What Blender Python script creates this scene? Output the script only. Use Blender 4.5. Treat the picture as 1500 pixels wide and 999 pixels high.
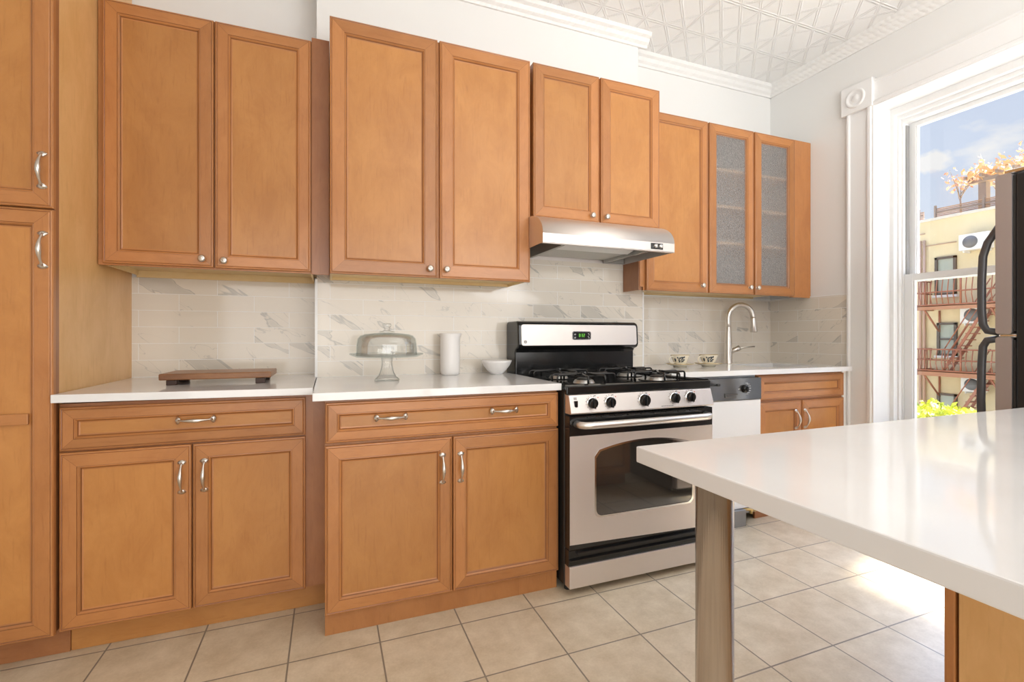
import bpy, bmesh, math, random
from mathutils import Vector, Matrix
random.seed(7)
for o in list(bpy.data.objects): bpy.data.objects.remove(o)
SC = bpy.context.scene
COL = SC.collection
PI = math.pi

# ------------------------------------------------------------------ camera, world, lights
CAM_H = 1.122
cd = bpy.data.cameras.new('camera'); cam = bpy.data.objects.new('camera', cd); COL.objects.link(cam)
cam.location = (0, 0, CAM_H); cam.rotation_euler = (PI/2, 0, -math.radians(21.176))
cd.sensor_width = 36; cd.lens = 694.6/1500*36; cd.shift_y = -0.0048; cd.clip_start = 0.02; cd.clip_end = 300
SC.camera = cam
SC.view_settings.view_transform = 'Standard'; SC.view_settings.look = 'None'
SC.view_settings.gamma = 1; SC.view_settings.use_curve_mapping = False
SC.view_settings.exposure = -0.13

W = bpy.data.worlds.new('sky'); SC.world = W; W.use_nodes = True
nt = W.node_tree; nt.nodes.clear()
def N(nt, t, **kw):
    n = nt.nodes.new(t)
    for k, v in kw.items():
        if k.startswith('i_'): n.inputs[k[2:].replace('_', ' ')].default_value = v
        else: setattr(n, k, v)
    return n
def LK(nt, a, b): nt.links.new(a, b)
tc = N(nt, 'ShaderNodeTexCoord'); sp = N(nt, 'ShaderNodeSeparateXYZ'); LK(nt, tc.outputs['Generated'], sp.inputs[0])
mr = N(nt, 'ShaderNodeMapRange'); mr.inputs['From Min'].default_value = 0.1; mr.inputs['From Max'].default_value = 0.6
LK(nt, sp.outputs['Z'], mr.inputs['Value'])
g = N(nt, 'ShaderNodeMix', data_type='RGBA'); g.inputs[6].default_value = (.80, .88, 1.0, 1); g.inputs[7].default_value = (.55, .68, .95, 1)
LK(nt, mr.outputs[0], g.inputs[0])
mp = N(nt, 'ShaderNodeMapping'); mp.inputs['Scale'].default_value = (1, 1, 2.6); mp.inputs['Location'].default_value = (0.13, 0.05, 0.0); LK(nt, tc.outputs['Generated'], mp.inputs[0])
no = N(nt, 'ShaderNodeTexNoise'); no.inputs['Scale'].default_value = 5.5; no.inputs['Detail'].default_value = 5; LK(nt, mp.outputs[0], no.inputs['Vector'])
cr = N(nt, 'ShaderNodeMapRange'); cr.inputs['From Min'].default_value = .64; cr.inputs['From Max'].default_value = .74; LK(nt, no.outputs[0], cr.inputs['Value'])
# one small puffy cloud low over the roofs
cs = N(nt, 'ShaderNodeVectorMath', operation='SUBTRACT'); LK(nt, tc.outputs['Generated'], cs.inputs[0]); cs.inputs[1].default_value = (.855, .444, .264)
cm = N(nt, 'ShaderNodeVectorMath', operation='MULTIPLY'); LK(nt, cs.outputs[0], cm.inputs[0]); cm.inputs[1].default_value = (1, 1, 1.7)
cl = N(nt, 'ShaderNodeVectorMath', operation='LENGTH'); LK(nt, cm.outputs[0], cl.inputs[0])
cn = N(nt, 'ShaderNodeTexNoise'); cn.inputs['Scale'].default_value = 60; cn.inputs['Detail'].default_value = 4; LK(nt, tc.outputs['Generated'], cn.inputs['Vector'])
c1 = N(nt, 'ShaderNodeMath', operation='MULTIPLY_ADD'); LK(nt, cn.outputs[0], c1.inputs[0]); c1.inputs[1].default_value = -.03; LK(nt, cl.outputs['Value'], c1.inputs[2])
c2 = N(nt, 'ShaderNodeMapRange'); c2.inputs['From Min'].default_value = .014; c2.inputs['From Max'].default_value = .004; LK(nt, c1.outputs[0], c2.inputs['Value'])
cx = N(nt, 'ShaderNodeMath', operation='MAXIMUM'); LK(nt, cr.outputs[0], cx.inputs[0]); LK(nt, c2.outputs[0], cx.inputs[1])
g2 = N(nt, 'ShaderNodeMix', data_type='RGBA'); g2.inputs[7].default_value = (1, 1, 1, 1); LK(nt, cx.outputs[0], g2.inputs[0]); LK(nt, g.outputs[2], g2.inputs[6])
# sky half behind the camera, brightened to lift the facade across the yard
hz = N(nt, 'ShaderNodeMapRange'); hz.inputs['From Min'].default_value = 0.35; hz.inputs['From Max'].default_value = -0.5
hz.inputs['To Min'].default_value = 1.0; hz.inputs['To Max'].default_value = 1.5; LK(nt, sp.outputs['X'], hz.inputs['Value'])
# strong glow added around the sun, above the window view, to light the room
SUN_EL = math.radians(61); sunv = (.94*math.cos(SUN_EL), .34*math.cos(SUN_EL), math.sin(SUN_EL))
vd = N(nt, 'ShaderNodeVectorMath', operation='DOT_PRODUCT'); LK(nt, tc.outputs['Generated'], vd.inputs[0]); vd.inputs[1].default_value = sunv
au = N(nt, 'ShaderNodeMapRange'); au.inputs['From Min'].default_value = .80; au.inputs['From Max'].default_value = 1.0; au.inputs['To Max'].default_value = 38.0; LK(nt, vd.outputs['Value'], au.inputs['Value'])
ad = N(nt, 'ShaderNodeMath', operation='ADD'); LK(nt, hz.outputs[0], ad.inputs[0]); LK(nt, au.outputs[0], ad.inputs[1])
bg = N(nt, 'ShaderNodeBackground'); LK(nt, g2.outputs[2], bg.inputs[0]); LK(nt, ad.outputs[0], bg.inputs[1])
wo = N(nt, 'ShaderNodeOutputWorld'); LK(nt, bg.outputs[0], wo.inputs[0])

sd = bpy.data.lights.new('sun', 'SUN'); sun = bpy.data.objects.new('sun', sd); COL.objects.link(sun)
sd.energy = 22.0; sd.angle = math.radians(5); sd.color = (1, .95, .86)
el = math.radians(61); dv = Vector((-.94*math.cos(el), -.34*math.cos(el), -math.sin(el)))
sun.rotation_euler = dv.to_track_quat('-Z', 'Y').to_euler()
def area(name, loc, target, sx, sy, power, col):
    d = bpy.data.lights.new(name, 'AREA'); d.shape = 'RECTANGLE'; d.size = sx; d.size_y = sy; d.energy = power; d.color = col
    o = bpy.data.objects.new(name, d); COL.objects.link(o); o.location = loc
    o.rotation_euler = (Vector(target)-Vector(loc)).to_track_quat('-Z', 'Y').to_euler(); return o
area('fill_light_ceiling', (1.6, -0.9, 3.02), (1.6, -0.9, 0), 2.4, 1.4, 8, (1, 1, .985))  # unseen fill added under the ceiling, no fixture modelled
area('fill_light_bounce', (1.7, -0.6, 1.9), (2.1, -0.1, 3.1), 1.8, 1.6, 48, (.985, .995, 1))  # added upward fill that brightens the ceiling
area('fill_light_back', (1.5, -2.3, 1.25), (1.5, 2.5, 1.0), 3.2, 2.1, 78, (.99, .995, 1))  # large fill added behind the camera, no window stands there
area('fill_light_side', (-0.6, -1.6, 1.35), (3.2, 2.3, 1.25), 1.6, 1.8, 26, (.99, .995, 1))  # added fill aimed at the right-hand corner to brighten it

# ------------------------------------------------------------------ materials
def mat(name, col=(.8,.8,.8), rough=.5, metal=0., **kw):
    m = bpy.data.materials.new(name); m.use_nodes = True
    b = m.node_tree.nodes['Principled BSDF']
    b.inputs['Base Color'].default_value = (*col, 1); b.inputs['Roughness'].default_value = rough; b.inputs['Metallic'].default_value = metal
    for k, v in kw.items(): b.inputs[k.replace('_', ' ')].default_value = v
    return m
def PB(m): return m.node_tree, m.node_tree.nodes['Principled BSDF']
def mottle(m, c0, c1, scale, coord='Object', lo=.35, hi=.65, detail=4, vscale=(1,1,1)):
    nt, b = PB(m); tc = N(nt, 'ShaderNodeTexCoord'); mp = N(nt, 'ShaderNodeMapping'); mp.inputs['Scale'].default_value = vscale
    LK(nt, tc.outputs[coord], mp.inputs[0])
    no = N(nt, 'ShaderNodeTexNoise'); no.inputs['Scale'].default_value = scale; no.inputs['Detail'].default_value = detail; LK(nt, mp.outputs[0], no.inputs['Vector'])
    mr = N(nt, 'ShaderNodeMapRange'); mr.inputs['From Min'].default_value = lo; mr.inputs['From Max'].default_value = hi; LK(nt, no.outputs[0], mr.inputs['Value'])
    mx = N(nt, 'ShaderNodeMix', data_type='RGBA'); mx.inputs[6].default_value = (*c0, 1); mx.inputs[7].default_value = (*c1, 1)
    LK(nt, mr.outputs[0], mx.inputs[0]); LK(nt, mx.outputs[2], b.inputs['Base Color']); return mx
def bump_noise(m, scale, strength, dist=.002, vscale=(1,1,1), coord='Object'):
    nt, b = PB(m); tc = N(nt, 'ShaderNodeTexCoord'); mp = N(nt, 'ShaderNodeMapping'); mp.inputs['Scale'].default_value = vscale
    LK(nt, tc.outputs[coord], mp.inputs[0])
    no = N(nt, 'ShaderNodeTexNoise'); no.inputs['Scale'].default_value = scale; no.inputs['Detail'].default_value = 3; LK(nt, mp.outputs[0], no.inputs['Vector'])
    bu = N(nt, 'ShaderNodeBump'); bu.inputs['Strength'].default_value = strength; bu.inputs['Distance'].default_value = dist
    LK(nt, no.outputs[0], bu.inputs['Height']); LK(nt, bu.outputs[0], b.inputs['Normal'])
def wood(name, c0, c1, c2, rough=.33):
    """maple veneer: fine grain running along V of the UV map, broad blotches, sparse dark flecks"""
    m = mat(name, c1, rough); nt, b = PB(m)
    uv = N(nt, 'ShaderNodeTexCoord')
    mp = N(nt, 'ShaderNodeMapping'); mp.inputs['Scale'].default_value = (95, 9, 1); LK(nt, uv.outputs['UV'], mp.inputs[0])
    n1 = N(nt, 'ShaderNodeTexNoise'); n1.inputs['Scale'].default_value = 1; n1.inputs['Detail'].default_value = 5; n1.inputs['Distortion'].default_value = .6; LK(nt, mp.outputs[0], n1.inputs['Vector'])
    mp2 = N(nt, 'ShaderNodeMapping'); mp2.inputs['Scale'].default_value = (7, 3.4, 1); LK(nt, uv.outputs['UV'], mp2.inputs[0])
    n2 = N(nt, 'ShaderNodeTexNoise'); n2.inputs['Scale'].default_value = 1; n2.inputs['Detail'].default_value = 7; n2.inputs['Roughness'].default_value = .68; n2.inputs['Distortion'].default_value = .5; LK(nt, mp2.outputs[0], n2.inputs['Vector'])
    mx = N(nt, 'ShaderNodeMix', data_type='RGBA'); mx.inputs[6].default_value = (*c0, 1); mx.inputs[7].default_value = (*c1, 1)
    a = N(nt, 'ShaderNodeMapRange'); a.inputs['From Min'].default_value = .35; a.inputs['From Max'].default_value = .62; LK(nt, n2.outputs[0], a.inputs['Value']); LK(nt, a.outputs[0], mx.inputs[0])
    mx2 = N(nt, 'ShaderNodeMix', data_type='RGBA'); LK(nt, mx.outputs[2], mx2.inputs[6]); mx2.inputs[7].default_value = (*c2, 1)
    a2 = N(nt, 'ShaderNodeMapRange'); a2.inputs['From Min'].default_value = .56; a2.inputs['From Max'].default_value = .80; a2.inputs['To Max'].default_value = .42
    LK(nt, n1.outputs[0], a2.inputs['Value']); LK(nt, a2.outputs[0], mx2.inputs[0])
    mp3 = N(nt, 'ShaderNodeMapping'); mp3.inputs['Scale'].default_value = (.35, .12, 1); LK(nt, uv.outputs['UV'], mp3.inputs[0])
    n3 = N(nt, 'ShaderNodeTexNoise'); n3.inputs['Scale'].default_value = 1; n3.inputs['Detail'].default_value = 0; LK(nt, mp3.outputs[0], n3.inputs['Vector'])
    hv = N(nt, 'ShaderNodeHueSaturation'); LK(nt, mx2.outputs[2], hv.inputs['Color'])
    vr = N(nt, 'ShaderNodeMapRange'); vr.inputs['From Min'].default_value = .3; vr.inputs['From Max'].default_value = .7; vr.inputs['To Min'].default_value = .86; vr.inputs['To Max'].default_value = 1.10; LK(nt, n3.outputs[0], vr.inputs['Value']); LK(nt, vr.outputs[0], hv.inputs['Value'])
    LK(nt, hv.outputs[0], b.inputs['Base Color'])
    bu = N(nt, 'ShaderNodeBump'); bu.inputs['Strength'].default_value = .05; bu.inputs['Distance'].default_value = .001; LK(nt, n1.outputs[0], bu.inputs['Height']); LK(nt, bu.outputs[0], b.inputs['Normal'])
    b.inputs['Coat Weight'].default_value = .25; b.inputs['Coat Roughness'].default_value = .22
    return m
M_WOOD = wood('maple_frame', (.425,.168,.050), (.500,.210,.067), (.28,.095,.027))
M_PANEL = wood('maple_panel', (.460,.190,.049), (.545,.243,.068), (.33,.12,.03))
M_SHADE_JOINT = wood('groove_shade_and_joint', (.24,.085,.025), (.29,.11,.035), (.17,.055,.016))  # darker tone painted as shade in door grooves; also colours the glue lines
M_VENEER = wood('maple_side_veneer', (.70,.40,.15), (.78,.47,.20), (.54,.28,.09), .4)
M_PALE = wood('unfinished_underside', (.78,.56,.26), (.84,.63,.33), (.66,.44,.18), .6)
M_DARKWOOD = wood('walnut_board', (.20,.075,.022), (.36,.155,.05), (.09,.03,.01), .42)
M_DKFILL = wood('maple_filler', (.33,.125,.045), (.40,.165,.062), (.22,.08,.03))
M_SHELF = mat('pale_shelf_wood', (.80,.52,.30), .5)
M_WALL = mat('white_wall_paint', (.83,.825,.805), .55); bump_noise(M_WALL, 45, .03)
M_TRIM = mat('white_gloss_trim', (.86,.855,.845), .28); bump_noise(M_TRIM, 18, .12, .004)
M_QUARTZ = mat('white_quartz', (.83,.825,.815), .07); mottle(M_QUARTZ, (.81,.80,.79), (.86,.855,.85), 3.5)
M_GROUTW = mat('white_edge_trim', (.88,.88,.87), .3)
M_NICKEL = mat('brushed_nickel', (.72,.68,.63), .28, 1.)
M_STEEL = mat('brushed_steel', (.76,.73,.70), .34, 1.); bump_noise(M_STEEL, 4, .04, .001, (2, 2, 220))
M_STEELH = mat('brushed_steel_horizontal', (.77,.715,.68), .48, 1.); bump_noise(M_STEELH, 4, .04, .001, (2, 2, 220))
M_POST = mat('brushed_steel_post', (.5,.45,.42), .17, 1.); mottle(M_POST, (.47,.42,.39), (.56,.51,.48), 3, vscale=(1,1,1))
M_BLACK = mat('black_enamel', (.012,.012,.012), .12)
M_BLACKM = mat('black_matte', (.018,.017,.016), .42)
M_IRON = mat('black_grate', (.012,.012,.012), .25)
M_OVENGLASS = mat('oven_glass', (.03,.026,.022), .04, 0., IOR=2.2)
M_CHROME = mat('chrome', (.8,.8,.8), .12, 1.)
M_ALU = mat('burner_aluminium', (.7,.69,.67), .38, 1.)
M_WHITEP = mat('white_appliance', (.86,.86,.86), .25)
M_GREYP = mat('grey_steel_kick', (.30,.30,.31), .38, .8)
M_DWPANEL = mat('dark_mirror_panel', (.15,.145,.14), .10, .7)
M_PORC = mat('white_porcelain', (.87,.845,.82), .3)
M_CREAM = mat('cream_china', (.86,.78,.62), .14)
M_GOLD = mat('gilt_rim', (.60,.42,.16), .3, .6)
M_BLUEFLOWER = mat('ink_blue_flower', (.045,.06,.07), .3)
M_GREEN = mat('green_display', (.02,.05,.01), .3); PB(M_GREEN)[1].inputs['Emission Color'].default_value = (.25,.95,.08,1); PB(M_GREEN)[1].inputs['Emission Strength'].default_value = .8
M_LABEL = mat('pale_print', (.55,.55,.55), .5)
M_INK = mat('dark_print', (.06,.06,.06), .5)
M_RED = mat('red_print', (.6,.05,.04), .5)
M_FRIDGEBLK = mat('fridge_textured_black', (.012,.012,.012), .35); bump_noise(M_FRIDGEBLK, 260, .5, .001)
M_FRIDGEST = mat('fridge_door_steel', (.47,.43,.42), .4, .75)
M_HANDLE = mat('fridge_handle_grey', (.10,.10,.105), .3, .4)
M_ALUWIN = mat('window_sash_white', (.80,.80,.79), .35)
M_GASKET = mat('window_track_grey', (.30,.29,.28), .5)
def glass(name, col=(1,1,1), rough=0., ior=1.45):
    m = mat(name, col, rough); PB(m)[1].inputs['Transmission Weight'].default_value = .9 if rough > .1 else 1; PB(m)[1].inputs['IOR'].default_value = ior; return m
def M_GF(nt, sock):
    n = N(nt, 'ShaderNodeMath', operation='POWER'); LK(nt, sock, n.inputs[0]); n.inputs[1].default_value = 2.5; return n.outputs[0]
M_GLASS = mat('clear_glass', (1,1,1), 0.)
nt, b = PB(M_GLASS)   # thin clear glass: mostly see-through, brighter reflections towards the edges
tr = N(nt, 'ShaderNodeBsdfTransparent'); tr.inputs[0].default_value = (.985,.995,.992,1); gl = N(nt, 'ShaderNodeBsdfGlossy'); gl.inputs['Roughness'].default_value = .03
lw = N(nt, 'ShaderNodeLayerWeight'); lw.inputs['Blend'].default_value = .35; mrg = N(nt, 'ShaderNodeMapRange'); mrg.inputs['To Min'].default_value = .04; mrg.inputs['To Max'].default_value = .45; LK(nt, lw.outputs['Fresnel'], mrg.inputs['Value'])
tcx = N(nt, 'ShaderNodeMix', data_type='RGBA'); tcx.inputs[6].default_value = (.99,.995,.992,1); tcx.inputs[7].default_value = (.80,.88,.88,1); LK(nt, M_GF(nt, lw.outputs['Facing']), tcx.inputs[0]); LK(nt, tcx.outputs[2], tr.inputs[0])
ms = N(nt, 'ShaderNodeMixShader'); LK(nt, mrg.outputs[0], ms.inputs[0]); LK(nt, tr.outputs[0], ms.inputs[1]); LK(nt, gl.outputs[0], ms.inputs[2])
LK(nt, ms.outputs[0], nt.nodes['Material Output'].inputs[0])
M_PANE = mat('window_pane', (1,1,1), 0.)
nt, b = PB(M_PANE)   # thin single pane: passes light straight through with a faint reflection
tr = N(nt, 'ShaderNodeBsdfTransparent'); gl = N(nt, 'ShaderNodeBsdfGlossy'); gl.inputs['Roughness'].default_value = 0
ms = N(nt, 'ShaderNodeMixShader'); ms.inputs[0].default_value = .04; LK(nt, tr.outputs[0], ms.inputs[1]); LK(nt, gl.outputs[0], ms.inputs[2])
LK(nt, ms.outputs[0], nt.nodes['Material Output'].inputs[0])
M_FROST = glass('pebbled_glass', (.97,.97,.97), .16, 1.45)
nt, b = PB(M_FROST); tc = N(nt, 'ShaderNodeTexCoord'); vo = N(nt, 'ShaderNodeTexNoise'); vo.inputs['Scale'].default_value = 110; vo.inputs['Detail'].default_value = 1; vo.inputs['Distortion'].default_value = 1.5
LK(nt, tc.outputs['Object'], vo.inputs['Vector']); bu = N(nt, 'ShaderNodeBump'); bu.inputs['Strength'].default_value = 1.; bu.inputs['Distance'].default_value = .004
LK(nt, vo.outputs[0], bu.inputs['Height']); LK(nt, bu.outputs[0], b.inputs['Normal'])

def M_(nt, op, a, b=None, c=None):
    n = N(nt, 'ShaderNodeMath', operation=op)
    for i, v in enumerate((a, b, c)):
        if v is None: continue
        if isinstance(v, (int, float)): n.inputs[i].default_value = v
        else: LK(nt, v, n.inputs[i])
    return n.outputs[0]
def marble_tile(name, axis, u0, z0, tw, th, seed):
    """glossy running-bond marble tile: per-tile veins, white joints"""
    m = mat(name, (.8,.78,.74), .09); nt, b = PB(m)
    tc = N(nt, 'ShaderNodeTexCoord'); sp = N(nt, 'ShaderNodeSeparateXYZ'); LK(nt, tc.outputs['Object'], sp.inputs[0])
    u = M_(nt, 'ADD', sp.outputs[axis], -u0 + 20*tw); v = M_(nt, 'ADD', sp.outputs['Z'], -z0 + 20*th)
    cb = N(nt, 'ShaderNodeCombineXYZ'); LK(nt, u, cb.inputs[0]); LK(nt, v, cb.inputs[1])
    br = N(nt, 'ShaderNodeTexBrick'); LK(nt, cb.outputs[0], br.inputs['Vector'])
    br.offset = .5; br.inputs['Scale'].default_value = 1; br.inputs['Brick Width'].default_value = tw; br.inputs['Row Height'].default_value = th
    br.inputs['Mortar Size'].default_value = .0012; br.inputs['Mortar Smooth'].default_value = .1
    br.inputs['Color1'].default_value = (0,0,0,1); br.inputs['Color2'].default_value = (1,1,1,1); br.inputs['Mortar'].default_value = (.5,.5,.5,1)
    rnd = N(nt, 'ShaderNodeSeparateColor'); LK(nt, br.outputs['Color'], rnd.inputs[0])
    row = M_(nt, 'FLOOR', M_(nt, 'DIVIDE', v, th))
    off = M_(nt, 'ADD', M_(nt, 'MULTIPLY', rnd.outputs[0], 37.3), M_(nt, 'MULTIPLY', row, 3.7))
    # veins run down to the right
    uu = M_(nt, 'ADD', M_(nt, 'MULTIPLY', u, .62), M_(nt, 'MULTIPLY', v, .95)); vv = M_(nt, 'SUBTRACT', M_(nt, 'MULTIPLY', v, .62), M_(nt, 'MULTIPLY', u, .62))
    c2 = N(nt, 'ShaderNodeCombineXYZ'); LK(nt, M_(nt, 'MULTIPLY', uu, 1.0), c2.inputs[0]); LK(nt, M_(nt, 'MULTIPLY', vv, .32), c2.inputs[1]); LK(nt, M_(nt, 'ADD', off, seed), c2.inputs[2])
    n1 = N(nt, 'ShaderNodeTexNoise'); n1.inputs['Scale'].default_value = 5.2; n1.inputs['Detail'].default_value = 4; n1.inputs['Roughness'].default_value = .55; n1.inputs['Distortion'].default_value = .5; LK(nt, c2.outputs[0], n1.inputs['Vector'])
    d = M_(nt, 'ABSOLUTE', M_(nt, 'SUBTRACT', n1.outputs[0], .615))
    vein = N(nt, 'ShaderNodeMapRange'); vein.inputs['From Min'].default_value = .014; vein.inputs['From Max'].default_value = .003; vein.inputs['To Max'].default_value = .75; LK(nt, d, vein.inputs['Value'])
    pat = N(nt, 'ShaderNodeMapRange'); pat.inputs['From Min'].default_value = .612; pat.inputs['From Max'].default_value = .64; pat.inputs['To Max'].default_value = .42; LK(nt, n1.outputs[0], pat.inputs['Value'])
    n2 = N(nt, 'ShaderNodeTexNoise'); n2.inputs['Scale'].default_value = 9; n2.inputs['Detail'].default_value = 3; n2.inputs['Distortion'].default_value = .8; LK(nt, c2.outputs[0], n2.inputs['Vector'])
    thin = N(nt, 'ShaderNodeMapRange'); thin.inputs['From Min'].default_value = .006; thin.inputs['From Max'].default_value = .001; thin.inputs['To Max'].default_value = .5; LK(nt, M_(nt, 'ABSOLUTE', M_(nt, 'SUBTRACT', n2.outputs[0], .60)), thin.inputs['Value'])
    f = M_(nt, 'MAXIMUM', M_(nt, 'MAXIMUM', vein.outputs[0], thin.outputs[0]), M_(nt, 'MULTIPLY', pat.outputs[0], M_(nt, 'ADD', .45, n2.outputs[0])))
    mx = N(nt, 'ShaderNodeMix', data_type='RGBA'); mx.inputs[6].default_value = (.76,.695,.60,1); mx.inputs[7].default_value = (.42,.40,.36,1); LK(nt, f, mx.inputs[0])
    mo = N(nt, 'ShaderNodeMix', data_type='RGBA'); mo.inputs[7].default_value = (.90,.89,.87,1); LK(nt, br.outputs['Fac'], mo.inputs[0]); LK(nt, mx.outputs[2], mo.inputs[6])
    LK(nt, mo.outputs[2], b.inputs['Base Color'])
    bu = N(nt, 'ShaderNodeBump'); bu.invert = True; bu.inputs['Strength'].default_value = .4; bu.inputs['Distance'].default_value = .001; LK(nt, br.outputs['Fac'], bu.inputs['Height']); LK(nt, bu.outputs[0], b.inputs['Normal'])
    return m
def floor_tile():
    m = mat('beige_floor_tile', (.7,.6,.48), .32); nt, b = PB(m)
    tc = N(nt, 'ShaderNodeTexCoord'); mp = N(nt, 'ShaderNodeMapping'); T = .306
    mp.inputs['Location'].default_value = (-.177+40*T, -1.795+40*T, 0); LK(nt, tc.outputs['Object'], mp.inputs[0])
    br = N(nt, 'ShaderNodeTexBrick'); LK(nt, mp.outputs[0], br.inputs['Vector']); br.offset = 0
    br.inputs['Scale'].default_value = 1; br.inputs['Brick Width'].default_value = T; br.inputs['Row Height'].default_value = T
    br.inputs['Mortar Size'].default_value = .0032; br.inputs['Mortar Smooth'].default_value = .25
    br.inputs['Color1'].default_value = (0,0,0,1); br.inputs['Color2'].default_value = (1,1,1,1)
    n1 = N(nt, 'ShaderNodeTexNoise'); n1.inputs['Scale'].default_value = 9; n1.inputs['Detail'].default_value = 6; n1.inputs['Roughness'].default_value = .65; LK(nt, mp.outputs[0], n1.inputs['Vector'])
    n2 = N(nt, 'ShaderNodeTexNoise'); n2.inputs['Scale'].default_value = 120; n2.inputs['Detail'].default_value = 2; LK(nt, mp.outputs[0], n2.inputs['Vector'])
    a = N(nt, 'ShaderNodeMapRange'); a.inputs['From Min'].default_value = .35; a.inputs['From Max'].default_value = .68; LK(nt, M_(nt, 'ADD', M_(nt, 'MULTIPLY', n1.outputs[0], .8), M_(nt, 'MULTIPLY', n2.outputs[0], .2)), a.inputs['Value'])
    mx = N(nt, 'ShaderNodeMix', data_type='RGBA'); mx.inputs[6].default_value = (.54,.43,.285,1); mx.inputs[7].default_value = (.72,.61,.45,1); LK(nt, a.outputs[0], mx.inputs[0])
    mo = N(nt, 'ShaderNodeMix', data_type='RGBA'); mo.inputs[7].default_value = (.25,.205,.155,1); LK(nt, br.outputs['Fac'], mo.inputs[0]); LK(nt, mx.outputs[2], mo.inputs[6])
    LK(nt, mo.outputs[2], b.inputs['Base Color'])
    h = M_(nt, 'SUBTRACT', M_(nt, 'MULTIPLY', n1.outputs[0], .25), br.outputs['Fac'])
    bu = N(nt, 'ShaderNodeBump'); bu.inputs['Strength'].default_value = .5; bu.inputs['Distance'].default_value = .002; LK(nt, h, bu.inputs['Height']); LK(nt, bu.outputs[0], b.inputs['Normal'])
    return m
def tin_ceiling():
    m = mat('white_pressed_tin', (.88,.875,.86), .35); nt, b = PB(m)
    tc = N(nt, 'ShaderNodeTexCoord'); sp = N(nt, 'ShaderNodeSeparateXYZ'); LK(nt, tc.outputs['Object'], sp.inputs[0])
    S = .305
    fx = M_(nt, 'FRACT', M_(nt, 'ADD', M_(nt, 'DIVIDE', sp.outputs[0], S), 20)); fy = M_(nt, 'FRACT', M_(nt, 'ADD', M_(nt, 'DIVIDE', sp.outputs[1], S), 20))
    def line(d, w=.028):   # double rib: peak at distance w from the line
        r = N(nt, 'ShaderNodeMapRange'); r.inputs['From Min'].default_value = .0; r.inputs['From Max'].default_value = w; r.inputs['To Min'].default_value = 1; r.inputs['To Max'].default_value = 0
        LK(nt, M_(nt, 'ABSOLUTE', M_(nt, 'SUBTRACT', d, w*.9)), r.inputs['Value']); return r.outputs[0]
    ex = M_(nt, 'ABSOLUTE', M_(nt, 'SUBTRACT', fx, .5)); ey = M_(nt, 'ABSOLUTE', M_(nt, 'SUBTRACT', fy, .5))
    ds = [M_(nt, 'SUBTRACT', .5, ex), M_(nt, 'SUBTRACT', .5, ey)]
    ds += [M_(nt, 'ABSOLUTE', M_(nt, 'SUBTRACT', fx, fy)), M_(nt, 'ABSOLUTE', M_(nt, 'SUBTRACT', M_(nt, 'ADD', ex, ey), .5))]
    h = None
    for d in ds:
        l = line(d); h = l if h is None else M_(nt, 'MAXIMUM', h, l)
    bu = N(nt, 'ShaderNodeBump'); bu.inputs['Strength'].default_value = .5; bu.inputs['Distance'].default_value = .008; LK(nt, h, bu.inputs['Height']); LK(nt, bu.outputs[0], b.inputs['Normal'])
    return m

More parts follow.
